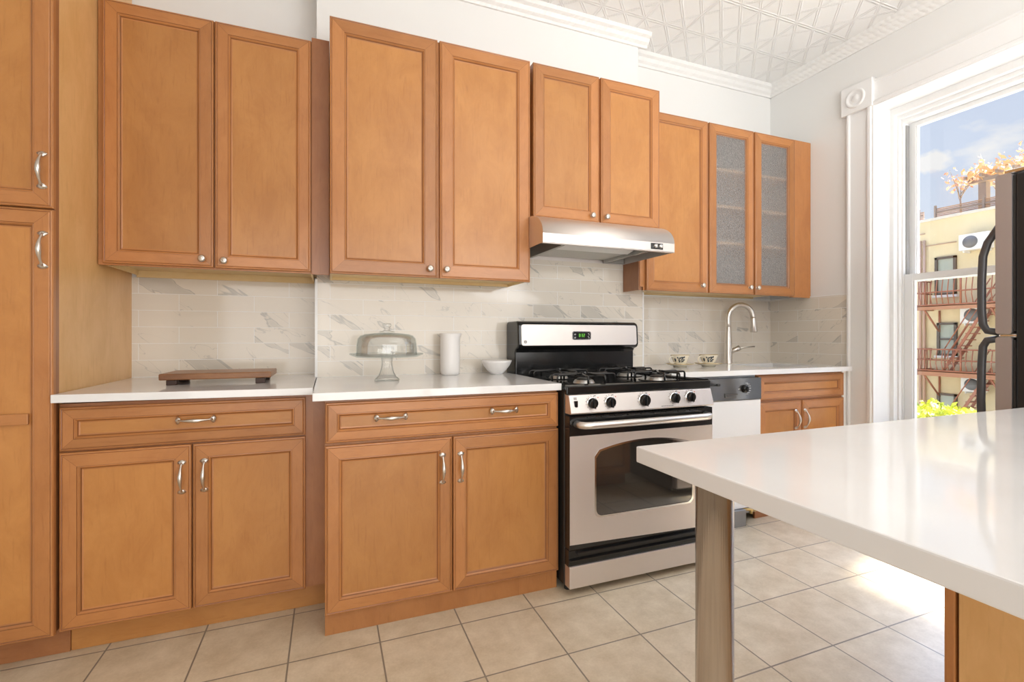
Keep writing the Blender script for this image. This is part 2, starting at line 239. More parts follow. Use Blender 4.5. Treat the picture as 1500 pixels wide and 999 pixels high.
# ------------------------------------------------------------------ mesh helpers
class MB:
    """collects quads/polys with per-face material index and planar UVs (V along the grain)"""
    def __init__(s): s.v = []; s.f = []; s.mi = []; s.uv = []; s.sm = []
    def face(s, pts, mi=0, grain='z', off=None, smooth=False):
        i0 = len(s.v); s.v += [tuple(p) for p in pts]; s.f.append(list(range(i0, i0+len(pts)))); s.mi.append(mi); s.sm.append(smooth)
        n = (Vector(pts[1])-Vector(pts[0])).cross(Vector(pts[2])-Vector(pts[1]))
        if len(pts) > 3 and n.length < 1e-12: n = (Vector(pts[2])-Vector(pts[0])).cross(Vector(pts[3])-Vector(pts[0]))
        k = max(range(3), key=lambda i: abs(n[i])); ga = 'xyz'.index(grain)
        ax = [i for i in range(3) if i != k]
        if ga in ax: v_ = ga; u_ = [i for i in ax if i != ga][0]
        else: u_, v_ = ax
        ou, ov = off if off else (0, 0)
        s.uv.append([(p[u_]+ou, p[v_]+ov) for p in pts])
    def box(s, x0, y0, z0, x1, y1, z1, mi=0, grain='z'):
        if x0 > x1: x0, x1 = x1, x0
        if y0 > y1: y0, y1 = y1, y0
        if z0 > z1: z0, z1 = z1, z0
        o = (random.uniform(0, 40), random.uniform(0, 40))
        P = [(x,y,z) for z in (z0,z1) for y in (y0,y1) for x in (x0,x1)]
        for q in ((0,2,3,1),(4,5,7,6),(0,1,5,4),(2,6,7,3),(0,4,6,2),(1,3,7,5)): s.face([P[i] for i in q], mi, grain, o)
        return s
    def prism(s, poly, axis, a, b, mi=0, grain='z', smooth=False):
        """extrude a 2-D polygon along axis from a to b; poly in the other two axes (cyclic order)"""
        o = (random.uniform(0, 40), random.uniform(0, 40)); k = 'xyz'.index(axis); oth = [i for i in range(3) if i != k]
        def P(p, t):
            r = [0,0,0]; r[k] = t; r[oth[0]] = p[0]; r[oth[1]] = p[1]; return tuple(r)
        n = len(poly); s.face([P(p, a) for p in poly][::-1], mi, grain, o); s.face([P(p, b) for p in poly], mi, grain, o)
        for i in range(n): s.face([P(poly[i], a), P(poly[(i+1)%n], a), P(poly[(i+1)%n], b), P(poly[i], b)], mi, grain, o, smooth)
        return s
    def lathe(s, prof, c=(0,0,0), axis='z', seg=32, mi=0, sx=1, sy=1):
        c = Vector(c)
        def P(r, h, t):
            a, b_ = r*math.cos(t)*sx, r*math.sin(t)*sy
            return c + Vector({'z': (a, b_, h), 'y': (a, h, b_), 'x': (h, a, b_)}[axis])
        for i in range(len(prof)-1):
            (r0, h0), (r1, h1) = prof[i], prof[i+1]
            for j in range(seg):
                t0, t1 = 2*PI*j/seg, 2*PI*(j+1)/seg
                pts = [P(r0,h0,t0), P(r0,h0,t1), P(r1,h1,t1), P(r1,h1,t0)]
                if r0 < 1e-6: pts = [pts[0], pts[2], pts[3]]
                elif r1 < 1e-6: pts = pts[:3]
                s.face(pts, mi, smooth=True)
        return s
    def tube(s, path, rad, seg=10, mi=0, flat=1.0, cap=True, up=None):
        path = [Vector(p) for p in path]; n = len(path)
        if not hasattr(rad, '__len__'): rad = [rad]*n
        rings = []; prev = None
        for i in range(n):
            t = (path[min(i+1,n-1)]-path[max(i-1,0)]).normalized()
            ref = prev if prev is not None else (Vector(up) if up else (Vector((0,0,1)) if abs(t.z) < .9 else Vector((1,0,0))))
            a = (ref - t*ref.dot(t)).normalized(); b_ = t.cross(a); prev = a
            rings.append([path[i] + a*math.cos(2*PI*j/seg)*rad[i] + b_*math.sin(2*PI*j/seg)*rad[i]*flat for j in range(seg)])
        for i in range(n-1):
            for j in range(seg):
                k = (j+1) % seg; s.face([rings[i][j], rings[i][k], rings[i+1][k], rings[i+1][j]], mi, smooth=True)
        if cap: s.face(rings[0][::-1], mi); s.face(rings[-1], mi)
        return s
    def sphere(s, c, r, seg=16, mi=0, sx=1, sy=1, sz=1):
        n = seg//2; prof = [(max(0, r*math.sin(PI*i/n)), -r*math.cos(PI*i/n)*sz) for i in range(n+1)]; prof[0] = (0, -r*sz); prof[-1] = (0, r*sz)
        return s.lathe(prof, c, 'z', seg, mi, sx, sy)
    def build(s, name, mats, parent=None, bevel=0, bseg=2, loc=None):
        me = bpy.data.meshes.new(name); me.from_pydata(s.v, [], s.f)
        if not isinstance(mats, (list, tuple)): mats = [mats]
        for m in mats: me.materials.append(m)
        for p, mi, sm in zip(me.polygons, s.mi, s.sm): p.material_index = mi; p.use_smooth = sm
        ul = me.uv_layers.new(name='UVMap'); i = 0
        for u in s.uv:
            for c in u: ul.data[i].uv = c; i += 1
        bm = bmesh.new(); bm.from_mesh(me); bmesh.ops.remove_doubles(bm, verts=bm.verts, dist=1e-5); bmesh.ops.recalc_face_normals(bm, faces=bm.faces); bm.to_mesh(me); bm.free()
        o = bpy.data.objects.new(name, me); COL.objects.link(o)
        if loc: o.location = loc
        if parent: o.parent = parent; 
        if bevel:
            md = o.modifiers.new('bevel', 'BEVEL'); md.width = bevel; md.segments = bseg; md.limit_method = 'ANGLE'; md.angle_limit = math.radians(40)
            md.harden_normals = False
        return o
def tag(o, label=None, cat=None, group=None, kind=None):
    if label: o['label'] = label
    if cat: o['category'] = cat
    if group: o['group'] = group
    if kind: o['kind'] = kind
    return o
def thing(name, label, cat, loc=(0,0,0), group=None):
    o = bpy.data.objects.new(name, None); COL.objects.link(o); o.location = loc; o.empty_display_size = .1
    return tag(o, label, cat, group)
def part(mb, name, mats, root, bevel=0, label=None, bseg=2):
    """mesh given in world coordinates, parented to an unrotated root"""
    o = mb.build(name, mats, None, bevel, bseg); o.parent = root
    base = Vector((0,0,0)); r = root
    while r is not None: base += r.location; r = r.parent
    o.data.transform(Matrix.Translation(-base))
    if label: o['label'] = label
    return o
def struct(mb, name, m, bevel=0): return tag(mb.build(name, m, None, bevel), kind='structure')
def rrect(x0, z0, x1, z1, r, n=6):
    P = []
    for cx, cz, a0 in ((x1-r, z1-r, 0), (x0+r, z1-r, 90), (x0+r, z0+r, 180), (x1-r, z0+r, 270)):
        for i in range(n+1):
            a = math.radians(a0+90*i/n); P.append((cx+r*math.cos(a), cz+r*math.sin(a)))
    return P
def copy_tree(o, parent=None):
    c = o.copy(); COL.objects.link(c)
    if parent: c.parent = parent
    for ch in list(o.children): copy_tree(ch, c)
    return c

# ------------------------------------------------------------------ room constants
W1 = 2.78; W2 = 2.60; BX0, BX1 = -.055, 1.895; XR = 3.285; ZC = 3.09
# floor, walls, ceiling
b = MB(); b.box(-2.4, -2.6, -.1, XR+.35, W1+.2, 0); struct(b, 'floor', floor_tile())
b = MB(); b.box(-2.4, -2.6, ZC, XR+.35, W1+.2, ZC+.1); struct(b, 'ceiling', tin_ceiling())
b = MB(); b.box(-2.4, W1, 0, XR+.35, W1+.2, ZC); b.box(BX0, W2, 0, BX1, W1, ZC); struct(b, 'wall_back', M_WALL)
b = MB(); b.box(-2.4, -2.6, 0, -2.2, W1, ZC); struct(b, 'wall_left', M_WALL)
b = MB(); b.box(-2.2, -2.6, 0, XR+.35, -2.45, ZC); struct(b, 'wall_front', M_WALL)
OY0, OY1, OZ0, OZ1 = .86, 2.0, .42, 2.60
b = MB(); b.box(XR, OY1, 0, XR+.35, W1, ZC); b.box(XR, -2.45, 0, XR+.35, OY0, ZC); b.box(XR, OY0, 0, XR+.35, OY1, OZ0); b.box(XR, OY0, OZ1, XR+.35, OY1, ZC)
struct(b, 'wall_right', M_WALL)
# crown moulding strips with an egg-and-dart relief
CP = [(0,0),(.012,0),(.018,.014),(.034,.026),(.044,.046),(.062,.056),(.066,.078),(0,.078)]
M_CROWN = mat('white_crown', (.86,.85,.83), .35); nt, bb = PB(M_CROWN)
tc = N(nt, 'ShaderNodeTexCoord'); sp = N(nt, 'ShaderNodeSeparateXYZ'); LK(nt, tc.outputs['Object'], sp.inputs[0])
hh = M_(nt, 'ABSOLUTE', M_(nt, 'SINE', M_(nt, 'MULTIPLY', M_(nt, 'ADD', sp.outputs[0], sp.outputs[1]), 90)))
bu = N(nt, 'ShaderNodeBump'); bu.inputs['Strength'].default_value = .35; bu.inputs['Distance'].default_value = .005; LK(nt, hh, bu.inputs['Height']); LK(nt, bu.outputs[0], bb.inputs['Normal'])
z0 = ZC-.078
def crown(n, pts):
    b = MB()
    for kind, a, c, w, sgn in pts:
        if kind == 'x': b.prism([(w - sgn*p[0], z0+p[1]) for p in CP], 'x', a, c, smooth=False)
        else: b.prism([(w - sgn*p[0], z0+p[1]) for p in CP], 'y', a, c)
    struct(b, n, M_CROWN)
crown('trim_1', [('x', BX0-.06, BX1+.06, W2, 1)])
crown('trim_2', [('x', BX1, XR, W1, 1)])
crown('trim_3', [('y', -2.4, W1, XR, 1)])
crown('trim_4', [('x', -2.2, BX0, W1, 1)])
crown('trim_5', [('y', W2, W1, BX1, -1)])
# tiled backsplashes
T = .008
b = MB(); b.box(-.877, W1-T, .90, BX0, W1, 1.405); struct(b, 'trim_6', marble_tile('tile_niche', 'X', -.85, .925, .328, .0805, 3))
b = MB(); b.box(BX0, W2-T, .90, BX1+.035, W2, 1.745); b.box(BX1, W2, .9, BX1+.035, W2+.02, 1.40); struct(b, 'trim_7', marble_tile('tile_chimney', 'X', .0085, .914, .323, .0795, 11))
b = MB(); b.box(BX1+.03, W1-T, .90, XR, W1, 1.405); struct(b, 'trim_8', marble_tile('tile_sink', 'X', .0, .914, .325, .0805, 23))
b = MB(); b.box(XR-T, 2.165, .90, XR, W1-T, 1.405); struct(b, 'trim_9', marble_tile('tile_window_wall', 'Y', .1, .914, .325, .0805, 31))
b = MB(); b.box(BX0-.008, W2-.012, .914, BX0+.004, W2-T+.001, 1.41); b.box(BX1+.027, W2-.011, .914, BX1+.036, W2-T+.001, 1.41); struct(b, 'trim_10', M_GROUTW)
b = MB(); b.box(XR-.011, 2.165, 1.403, XR, W1, 1.411); b.box(BX1+.03, W1-.011, 1.403, XR-.011, W1, 1.411); struct(b, 'trim_11', M_GROUTW)

# ------------------------------------------------------------------ window
CX = XR-.03
b = MB()   # left casing: stepped profile over its width
prof = [(XR, 2.168), (CX+.006, 2.168), (CX-.004, 2.160), (CX-.004, 2.150), (CX+.008, 2.144), (CX+.008, 2.045), (CX, 2.038), (CX-.008, 2.026), (CX-.008, 2.012), (CX, 2.004), (CX, OY1), (XR, OY1)]
b.prism(prof, 'z', 0, OZ1); struct(b, 'trim_12', M_TRIM)
b = MB(); b.box(CX-.016, OY1-.006, OZ1, XR, 2.192, 2.782)
struct(b, 'trim_13', M_TRIM, .004)
b = MB(); cy, cz = 2.098, 2.69
b.lathe([(0,-.006),(.018,-.006),(.026,.0),(.036,.002),(.046,-.004),(.054,-.010),(.062,-.004),(.064,.004)], (CX-.016, cy, cz), 'x', 40)
struct(b, 'trim_14', M_TRIM)
b = MB()   # head casing
prof = [(XR, OZ1), (CX, OZ1), (CX-.008, OZ1+.008), (CX-.008, OZ1+.022), (CX, OZ1+.030), (CX+.008, OZ1+.034), (CX+.008, 2.748), (CX-.002, 2.754), (CX-.002, 2.764), (XR, 2.766)]
b.prism(prof, 'y', OY0-.17, OY1-.006); struct(b, 'trim_15', M_TRIM)
b = MB()   # reveal: jambs, head and stops, stepping in towards the sashes
for (x0, x1, d) in ((XR-.03, 3.42, .0), (3.42, 3.455, .022), (3.455, 3.478, .034), (3.478, 3.62, .045)):
    b.box(x0, OY1-.004-d, OZ0, x1, OY1, OZ1); b.box(x0, OY0, OZ0, x1, OY0+.004+d, OZ1)
    b.box(x0, OY0+.004+d, OZ1-.004-d*2.0, x1, OY1-.004-d, OZ1)
b.box(XR-.03, OY0-.05, OZ0-.03, 3.62, OY1+.05, OZ0)
struct(b, 'trim_16', M_TRIM)
SY0, SY1 = OY0+.05, OY1-.05
b = MB(); b.box(3.50, SY1-.005, 1.50, 3.53, SY1+.002, 2.49); struct(b, 'trim_17', M_GASKET)
def sash(name, x0, x1, z0, z1, st, rb, rt, label):
    b = MB(); b.box(x0, SY0, z0, x1, SY0+st, z1); b.box(x0, SY1-st, z0, x1, SY1, z1); b.box(x0+.001, SY0+st, z0, x1-.001, SY1-st, z0+rb); b.box(x0+.001, SY0+st, z1-rt, x1-.001, SY1-st, z1)
    # glazing bead
    xm = (x0+x1)/2; q = .008
    b.box(xm-.012, SY0+st, z0+rb, xm+.012, SY0+st+q, z1-rt); b.box(xm-.012, SY1-st-q, z0+rb, xm+.012, SY1-st, z1-rt)
    o = struct(b, name, M_ALUWIN); o['label'] = label
    g = MB(); g.box(xm-.001, SY0+st, z0+rb, xm+.001, SY1-st, z1-rt); p = g.build('pane', M_PANE, o); return o
sash('window_1', 3.535, 3.57, 1.475, 2.505, .036, .045, .028, 'upper window sash')
sash('window_2', 3.485, 3.525, OZ0+.02, 1.52, .046, .06, .042, 'lower window sash')

# ------------------------------------------------------------------ cabinet doors
def door_mesh(x0, z0, x1, z1, yf, th=.02, fw=.065, grain='z', glassy=False):
    """mitred frame-and-panel front; yf = front face plane, door lies between yf and yf+th"""
    b = MB(); D = []
    def ring(ins, y): return [(x0+ins, y, z0+ins), (x1-ins, y, z0+ins), (x1-ins, y, z1-ins), (x0+ins, y, z1-ins)]
    R = [ring(0, yf+th), ring(0, yf+.005), ring(.0025, yf+.0015), ring(.006, yf+.0008), ring(.0085, yf+.0022), ring(.011, yf+.0004), ring(fw-.016, yf), ring(fw-.0145, yf+.0022), ring(fw-.012, yf+.0018), ring(fw-.0075, yf+.0065), ring(fw-.0045, yf+.0105), ring(fw, yf+.0115)]
    offs = [(random.uniform(0,40), random.uniform(0,40)) for _ in range(4)]
    for k in range(len(R)-1):
        for i in range(4):
            j = (i+1) % 4; gr = 'x' if i in (0, 2) else 'z'
            b.face([R[k][i], R[k][j], R[k+1][j], R[k+1][i]], 2 if k in (3, 6, 9) else 0, gr, offs[i])  # groove rings get their shade painted in as darker wood
    if not glassy:
        b.face(R[-1], 1, grain, (random.uniform(0,40), random.uniform(0,40))); b.face(R[0][::-1], 0, 'z')
    else:
        R2 = ring(fw, yf+th)
        for i in range(4):
            j = (i+1) % 4; b.face([R[-1][i], R[-1][j], R2[j], R2[i]], 0); b.face([R2[i], R2[j], R[0][j], R[0][i]], 0)
    # glue lines of the mitred corners
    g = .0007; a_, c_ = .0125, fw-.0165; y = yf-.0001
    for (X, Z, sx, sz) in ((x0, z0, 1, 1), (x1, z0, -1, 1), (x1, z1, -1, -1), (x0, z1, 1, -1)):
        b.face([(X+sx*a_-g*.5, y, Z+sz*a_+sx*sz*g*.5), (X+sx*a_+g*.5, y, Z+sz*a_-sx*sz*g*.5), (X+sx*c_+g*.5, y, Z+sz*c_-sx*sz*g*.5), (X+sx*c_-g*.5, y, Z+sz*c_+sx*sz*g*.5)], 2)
    return b
def add_door(root, x0, z0, x1, z1, yf, name='door', fw=.065, grain='z', glassy=False, th=.02, mats=None):
    return part(door_mesh(x0, z0, x1, z1, yf, th, fw, grain, glassy), name, mats or [M_WOOD, M_PANEL, M_SHADE_JOINT], root)
def pull(parent, cx, cz, yf, vert=True, L=.104):
    """arched nickel pull with fan-shaped feet"""
    b = MB(); n = 22; path = []; rad = []
    for i in range(n+1):
        t = i/n; s = (t-.5)*L; out = .006+.024*math.sin(PI*t)**.75
        path.append((s, out)); rad.append(.0034+.0046*math.sin(PI*t)**3 if .08 < t < .92 else .0046)
    if vert: P = [(cx, yf-o, cz+s) for s, o in path]
    else: P = [(cx+s, yf-o, cz) for s, o in path]
    b.tube(P, rad, 10, flat=1.0)
    for sg in (-1, 1):     # fan foot: flattened shell widening outward
        def Q(s, w, o): return (cx+w, yf-o, cz+s) if vert else (cx+s, yf-o, cz+w)
        rows = [(.0, .005, .011), (.005, .011, .009), (.010, .0145, .007), (.014, .012, .004), (.0175, .005, .002)]
        base = sg*(L/2-.006)
        for k in range(len(rows)-1):
            (s0, w0, o0), (s1, w1, o1) = rows[k], rows[k+1]; s0 = base+sg*s0; s1 = base+sg*s1
            b.face([Q(s0,-w0,o0*.6), Q(s0,0,o0), Q(s1,0,o1), Q(s1,-w1,o1*.6)], smooth=True); b.face([Q(s0,0,o0), Q(s0,w0,o0*.6), Q(s1,w1,o1*.6), Q(s1,0,o1)], smooth=True)
            b.face([Q(s0,-w0,o0*.6), Q(s1,-w1,o1*.6), Q(s1,-w1,0), Q(s0,-w0,0)]); b.face([Q(s0,w0,o0*.6), Q(s1,w1,o1*.6), Q(s1,w1,0), Q(s0,w0,0)])
        s0 = base+sg*.0175; b.face([Q(s0,-.004,.0012), Q(s0,.004,.0012), Q(s0,.004,0), Q(s0,-.004,0)])
        s0 = base; b.face([Q(s0,-.004,.006), Q(s0,.004,.006), Q(s0,.004,0), Q(s0,-.004,0)])
    return part(b, 'handle', M_NICKEL, parent)
def knob(parent, cx, cz, yf, r=.0155):
    b = MB(); b.lathe([(0,-.026),(r*.45,-.0262),(r*.8,-.0245),(r,-.019),(r*.92,-.0155),(r*.5,-.012),(.006,-.008),(.006,-.002),(.0085,0)], (cx, yf, cz), 'y', 24)
    b.lathe([(0,-.0285),(r*.3,-.028),(r*.38,-.026)], (cx, yf, cz), 'y', 16)
    return part(b, 'knob', M_NICKEL, parent)
def carcass(root, x0, y0, z0, x1, y1, z1, m=None, mface=None, open_front=False, name='carcass'):
    b = MB(); t = .018
    if open_front:
        b.box(x0,y0,z0,x0+t,y1,z1); b.box(x1-t,y0,z0,x1,y1,z1); b.box(x0+t,y0,z0,x1-t,y1,z0+t); b.box(x0+t,y0,z1-t,x1-t,y1,z1); b.box(x0+t,y1-.006,z0+t,x1-t,y1,z1-t)
    else: b.box(x0, y0, z0, x1, y1, z1)
    return part(b, name, m or M_WOOD, root, .0015)
def simple(root, name, m, bx, bevel=.0015, grain='z', label=None):
    b = MB()
    for q in (bx if isinstance(bx[0], (list, tuple)) else [bx]): b.box(*q, 0, grain)
    return part(b, name, m, root, bevel, label)

# tall pantry cabinet at the left
R = thing('pantry_cabinet', 'floor to ceiling maple pantry cabinet at the far left edge', 'cabinet', (-1.25, 2.09, 0))
carcass(R, -1.62, 2.09, .10, -.895, W1-.003, ZC-.01, M_WOOD)
simple(R, 'side_panel', M_VENEER, (-.895, 2.118, .101, -.877, W1-.003, ZC-.01), label='lighter veneer end panel')
simple(R, 'edge_strip', M_DKFILL, (-.895, 2.088, .10, -.877, 2.118, ZC-.01))
d = add_door(R, -1.245, 1.556, -.873, 3.03, 2.065); pull(d, -.900, 1.682, 2.065)
d = add_door(R, -1.62, 1.556, -1.249, 3.03, 2.065)
d = add_door(R, -1.245, .10, -.873, 1.551, 2.065); pull(d, -.898, 1.413, 2.065)
simple(d, 'middle_rail', M_WOOD, (-1.18, 2.0655, .825, -.938, 2.075, .862), .002, 'x')
d = add_door(R, -1.62, .10, -1.249, 1.551, 2.065)
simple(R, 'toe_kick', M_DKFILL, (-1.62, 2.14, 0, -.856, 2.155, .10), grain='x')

# base cabinet in the niche
R = thing('base_cabinet', 'maple base cabinet under the left counter with the wooden board', 'cabinet', (-.47, 2.11, 0))
b = MB(); b.box(-.872, 2.11, .098, BX0-.003, W1-.003, .885); b.box(BX0-.003, 2.11, .098, -.0135, W2-.012, .885); part(b, 'carcass', M_DKFILL, R)
d = add_door(R, -.868, .722, -.086, .874, 2.09, 'drawer', .056, 'x'); pull(d, -.4635, .8085, 2.09, False, .108)
d = add_door(R, -.868, .098, -.479, .716, 2.09); pull(d, -.508, .597, 2.09)
d = add_door(R, -.474, .098, -.086, .716, 2.09); pull(d, -.436, .597, 2.09)
simple(R, 'toe_kick', M_PANEL, (-.855, 2.145, 0, -.0135, 2.16, .098), grain='x')
# base cabinet in front of the chimney breast
R = thing('base_cabinet', 'maple base cabinet between the dark recess and the range, under the cake stand', 'cabinet', (.47, 1.92, 0))
b = MB(); b.box(-.012, 1.905, .0, .952, W2-.003, .882); 
part(b, 'carcass', M_WOOD, R, .001)
d = add_door(R, -.010, .723, .951, .873, 1.885, 'drawer', .056, 'x'); pull(d, .2275, .8075, 1.885, False); pull(d, .6955, .8075, 1.885, False)
d = add_door(R, -.012, .083, .4695, .712, 1.885); pull(d, .429, .588, 1.885)
d = add_door(R, .475, .083, .952, .712, 1.885); pull(d, .505, .586, 1.885)
# sink base
R = thing('sink_base_cabinet', 'maple sink cabinet with two doors beside the dishwasher and window', 'cabinet', (2.83, 2.17, 0))
b = MB(); b.box(2.445, 2.17, .09, 3.213, 2.775, .60); b.box(2.445, 2.17, .60, 3.213, 2.20, .888); b.box(2.445, 2.2, .6, 2.46, 2.775, .888); b.box(3.2, 2.2, .6, 3.213, 2.775, .888); part(b, 'carcass', M_WOOD, R)
d = add_door(R, 2.448, .728, 3.210, .878, 2.15, 'false_drawer_front', .056, 'x')
d = add_door(R, 2.448, .10, 2.814, .714, 2.15); pull(d, 2.762, .595, 2.15)
d = add_door(R, 2.824, .10, 3.210, .714, 2.15); pull(d, 2.842, .595, 2.15)
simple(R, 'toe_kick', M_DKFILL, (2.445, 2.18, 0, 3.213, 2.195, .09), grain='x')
simple(R, 'filler_strip', M_TRIM, (3.214, 2.165, .0, XR-.001, 2.18, .888), label='white filler strip')

# wall cabinets
R = thing('wall_cabinet', 'maple wall cabinet over the niche beside the pantry', 'cabinet', (-.47, 2.41, 1.42))
b = MB(); b.box(-.875, 2.41, 1.436, BX0-.003, W1-.003, 2.50); b.box(BX0-.003, 2.41, 1.436, .0045, W2-.012, 2.50); part(b, 'carcass', M_WOOD, R, .001)
simple(R, 'underside', M_PALE, [(-.874, 2.43, 1.4355, -.06, W1-.02, 1.438), (-.855, W1-.02, 1.404, -.07, W1-.004, 1.437), (-.855, 2.43, 1.414, -.846, W1-.02, 1.436), (-.078, 2.43, 1.414, -.069, W1-.02, 1.436)], .0005, 'x', 'pale unfinished underside')
simple(R, 'bottom_rail', M_WOOD, (-.875, 2.411, 1.414, .0045, 2.43, 1.436), .001, 'x')
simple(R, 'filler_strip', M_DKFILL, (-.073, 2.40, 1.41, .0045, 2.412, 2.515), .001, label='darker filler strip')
d = add_door(R, -.855, 1.420, -.466, 2.495, 2.39); knob(d, -.506, 1.455, 2.39)
d = add_door(R, -.460, 1.420, -.076, 2.495, 2.39); knob(d, -.424, 1.451, 2.39)
R = thing('wall_cabinet', 'tallest maple wall cabinet hanging above the glass cake stand', 'cabinet', (.49, 2.29, 1.42))
b = MB(); b.box(.006, 2.29, 1.425, .982, W2-.003, 2.557); part(b, 'carcass', M_WOOD, R, .001)
simple(R, 'underside', M_PALE, [(.008, 2.31, 1.423, .978, W2-.01, 1.427), (.008, W2-.03, 1.407, .978, W2-.011, 1.425), (.008, 2.31, 1.408, .018, W2-.03, 1.425), (.968, 2.31, 1.408, .978, W2-.03, 1.425)], .0005, 'x', 'pale unfinished underside')
simple(R, 'bottom_rail', M_WOOD, (.006, 2.291, 1.405, .982, 2.31, 1.427), .001, 'x')
d = add_door(R, .006, 1.403, .494, 2.557, 2.27, fw=.078); knob(d, .455, 1.446, 2.27)
d = add_door(R, .505, 1.403, .982, 2.557, 2.27, fw=.078); knob(d, .536, 1.446, 2.27)
R = thing('wall_cabinet', 'short maple wall cabinet directly above the range hood', 'cabinet', (1.4, 2.29, 1.75))
b = MB(); b.box(1.0, 2.29, 1.745, 1.806, W2-.003, 2.556); part(b, 'carcass', M_WOOD, R, .001)
d = add_door(R, 1.0, 1.746, 1.3985, 2.556, 2.27, fw=.07); knob(d, 1.350, 1.783, 2.27)
d = add_door(R, 1.409, 1.746, 1.806, 2.556, 2.27, fw=.07); knob(d, 1.441, 1.783, 2.27)
R = thing('wall_cabinet', 'maple wall cabinet with two pebbled glass doors over the sink', 'cabinet', (2.45, 2.42, 1.42))
b = MB(); b.box(1.775, 2.42, 1.425, 2.292, W2-.010, 2.505); b.box(1.935, W2-.010, 1.425, 2.292, W1-.003, 2.505)
part(b, 'carcass', M_WOOD, R, .001)
c = carcass(R, 2.292, 2.42, 1.425, 3.09, W1-.003, 2.505, mat('cabinet_interior', (.80,.76,.70), .5), open_front=True, name='glass_section')
b = MB()
for z in (1.742, 1.985, 2.228): b.box(2.312, 2.436, z-.009, 3.07, W1-.012, z+.009)
b.box(2.676, 2.42, 1.44, 2.71, 2.434, 2.49)
part(b, 'shelf', M_SHELF, R, .001, 'pale shelves behind the glass')
simple(R, 'underside', M_PALE, [(1.94, 2.44, 1.4225, 3.07, W1-.012, 1.427), (1.94, W1-.03, 1.412, 3.07, W1-.011, 1.425)], .0005, 'x', 'pale unfinished underside')
simple(R, 'bottom_rail', M_WOOD, (1.80, 2.421, 1.403, 3.09, 2.438, 1.427), .001, 'x')
simple(R, 'filler_strip', M_WOOD, (3.09, 2.44, 1.400, XR-.002, 2.458, 2.53), .001)
simple(R, 'end_panel', M_DKFILL, (1.770, 2.425, 1.405, 1.786, W2-.012, 1.745), .001)
d = add_door(R, 1.812, 1.403, 2.290, 2.508, 2.40); knob(d, 2.238, 1.447, 2.40)
for x0, x1, kx in ((2.303, 2.686, 2.644), (2.699, 3.074, 2.712)):
    d = add_door(R, x0, 1.403, x1, 2.508, 2.40, 'glass_door', .068, glassy=True); knob(d, kx, 1.449, 2.40)
    b = MB(); b.box(x0+.064, 2.411, 1.467, x1-.064, 2.415, 2.444); part(b, 'pane', M_FROST, d, label='pebbled privacy glass')

# ------------------------------------------------------------------ countertops
b = MB(); b.box(-.873, 2.05, .890, BX0-.002, W1-T, .918)
o = b.build('countertop', M_QUARTZ, None, .002); tag(o, 'white quartz countertop in the niche, under the wooden board', 'countertop')
for v in o.data.vertices: v.co.z += .0055 - (v.co.x+.873)/.816*.008
b = MB(); b.box(-.054, 1.865, .884, .957, W2-T, .914); o = b.build('countertop', M_QUARTZ, None, .002); tag(o, 'white quartz countertop under the cake stand, vase and bowl', 'countertop')
SKX0, SKX1, SKY0, SKY1 = 2.66, 3.10, 2.26, 2.60
b = MB(); zt, zb = .920, .890; X0 = 1.765; X1 = CX-.012
for (a0, c0, a1, c1) in ((X0, 2.12, SKX0, W2-T-.002), (1.935, W2-T-.002, SKX0, W1-T), (SKX0, 2.12, SKX1, SKY0), (SKX0, SKY1, SKX1, W1-T), (SKX1, 2.12, X1, W1-T), (X1, 2.175, XR-T, W1-T)):
    b.box(a0, c0, zb, a1, c1, zt)
o = b.build('countertop', M_QUARTZ, None); tag(o, 'white quartz sink countertop with cups, running to the window casing', 'countertop')
# sink
b = MB(); t = .003; zz = .70
b.box(SKX0-.01, SKY0-.01, zz, SKX1+.01, SKY1+.01, zz+t)
b.box(SKX0-.01, SKY0-.01, zz, SKX0-.001, SKY1+.01, .8895); b.box(SKX1+.001, SKY0-.01, zz, SKX1+.01, SKY1+.01, .8895); b.box(SKX0-.01, SKY0-.01, zz, SKX1+.01, SKY0-.001, .8895); b.box(SKX0-.01, SKY1+.001, zz, SKX1+.01, SKY1+.01, .8895)
R = thing('sink', 'undermount stainless steel sink set in the right counter', 'sink', (2.88, 2.43, .70)); part(b, 'basin', M_STEEL, R)
b = MB(); b.lathe([(0,.004),(.03,.004),(.04,.008),(.042,.003)], (2.88, 2.43, .70), 'z', 24); part(b, 'drain', M_CHROME, R)
# faucet
FX, FY, FZ = 2.740, 2.675, .920
R = thing('faucet', 'brushed nickel gooseneck faucet with pull down spray head', 'faucet', (FX, FY, FZ))
b = MB(); b.lathe([(0,0),(.030,0),(.030,.003),(.0275,.006),(.0275,.05),(.0245,.16),(.0195,.265),(.018,.27)], (FX, FY, FZ), 'z', 28); part(b, 'body', M_NICKEL, R)
ux, uy = .90, -.436   # spout swings towards the right and the viewer
P = []; r = .088
for i in range(3): P.append((FX, FY, FZ+.26+i*.035))
for i in range(25):
    a = PI - PI*1.02*i/24; P.append((FX+ux*(r+r*math.cos(a)), FY+uy*(r+r*math.cos(a)), FZ+.335+r*math.sin(a)*1.1))
b = MB(); b.tube(P, .0175, 16); part(b, 'spout', M_NICKEL, R)
e = P[-1]; b = MB(); b.tube([(e[0], e[1], e[2]+.012), (e[0], e[1], e[2]), (e[0]+.003, e[1], e[2]-.03), (e[0]+.006, e[1], e[2]-.090), (e[0]+.006, e[1], e[2]-.098)], [.0178, .0190, .0205, .0255, .0215], 18); part(b, 'spray_head', M_NICKEL, R)
b = MB(); b.tube([(FX, FY, FZ+.085), (FX+.035*ux+.01, FY-.03, FZ+.103), (FX+.072*ux, FY-.045, FZ+.119)], [.017, .019, .0185], 16)
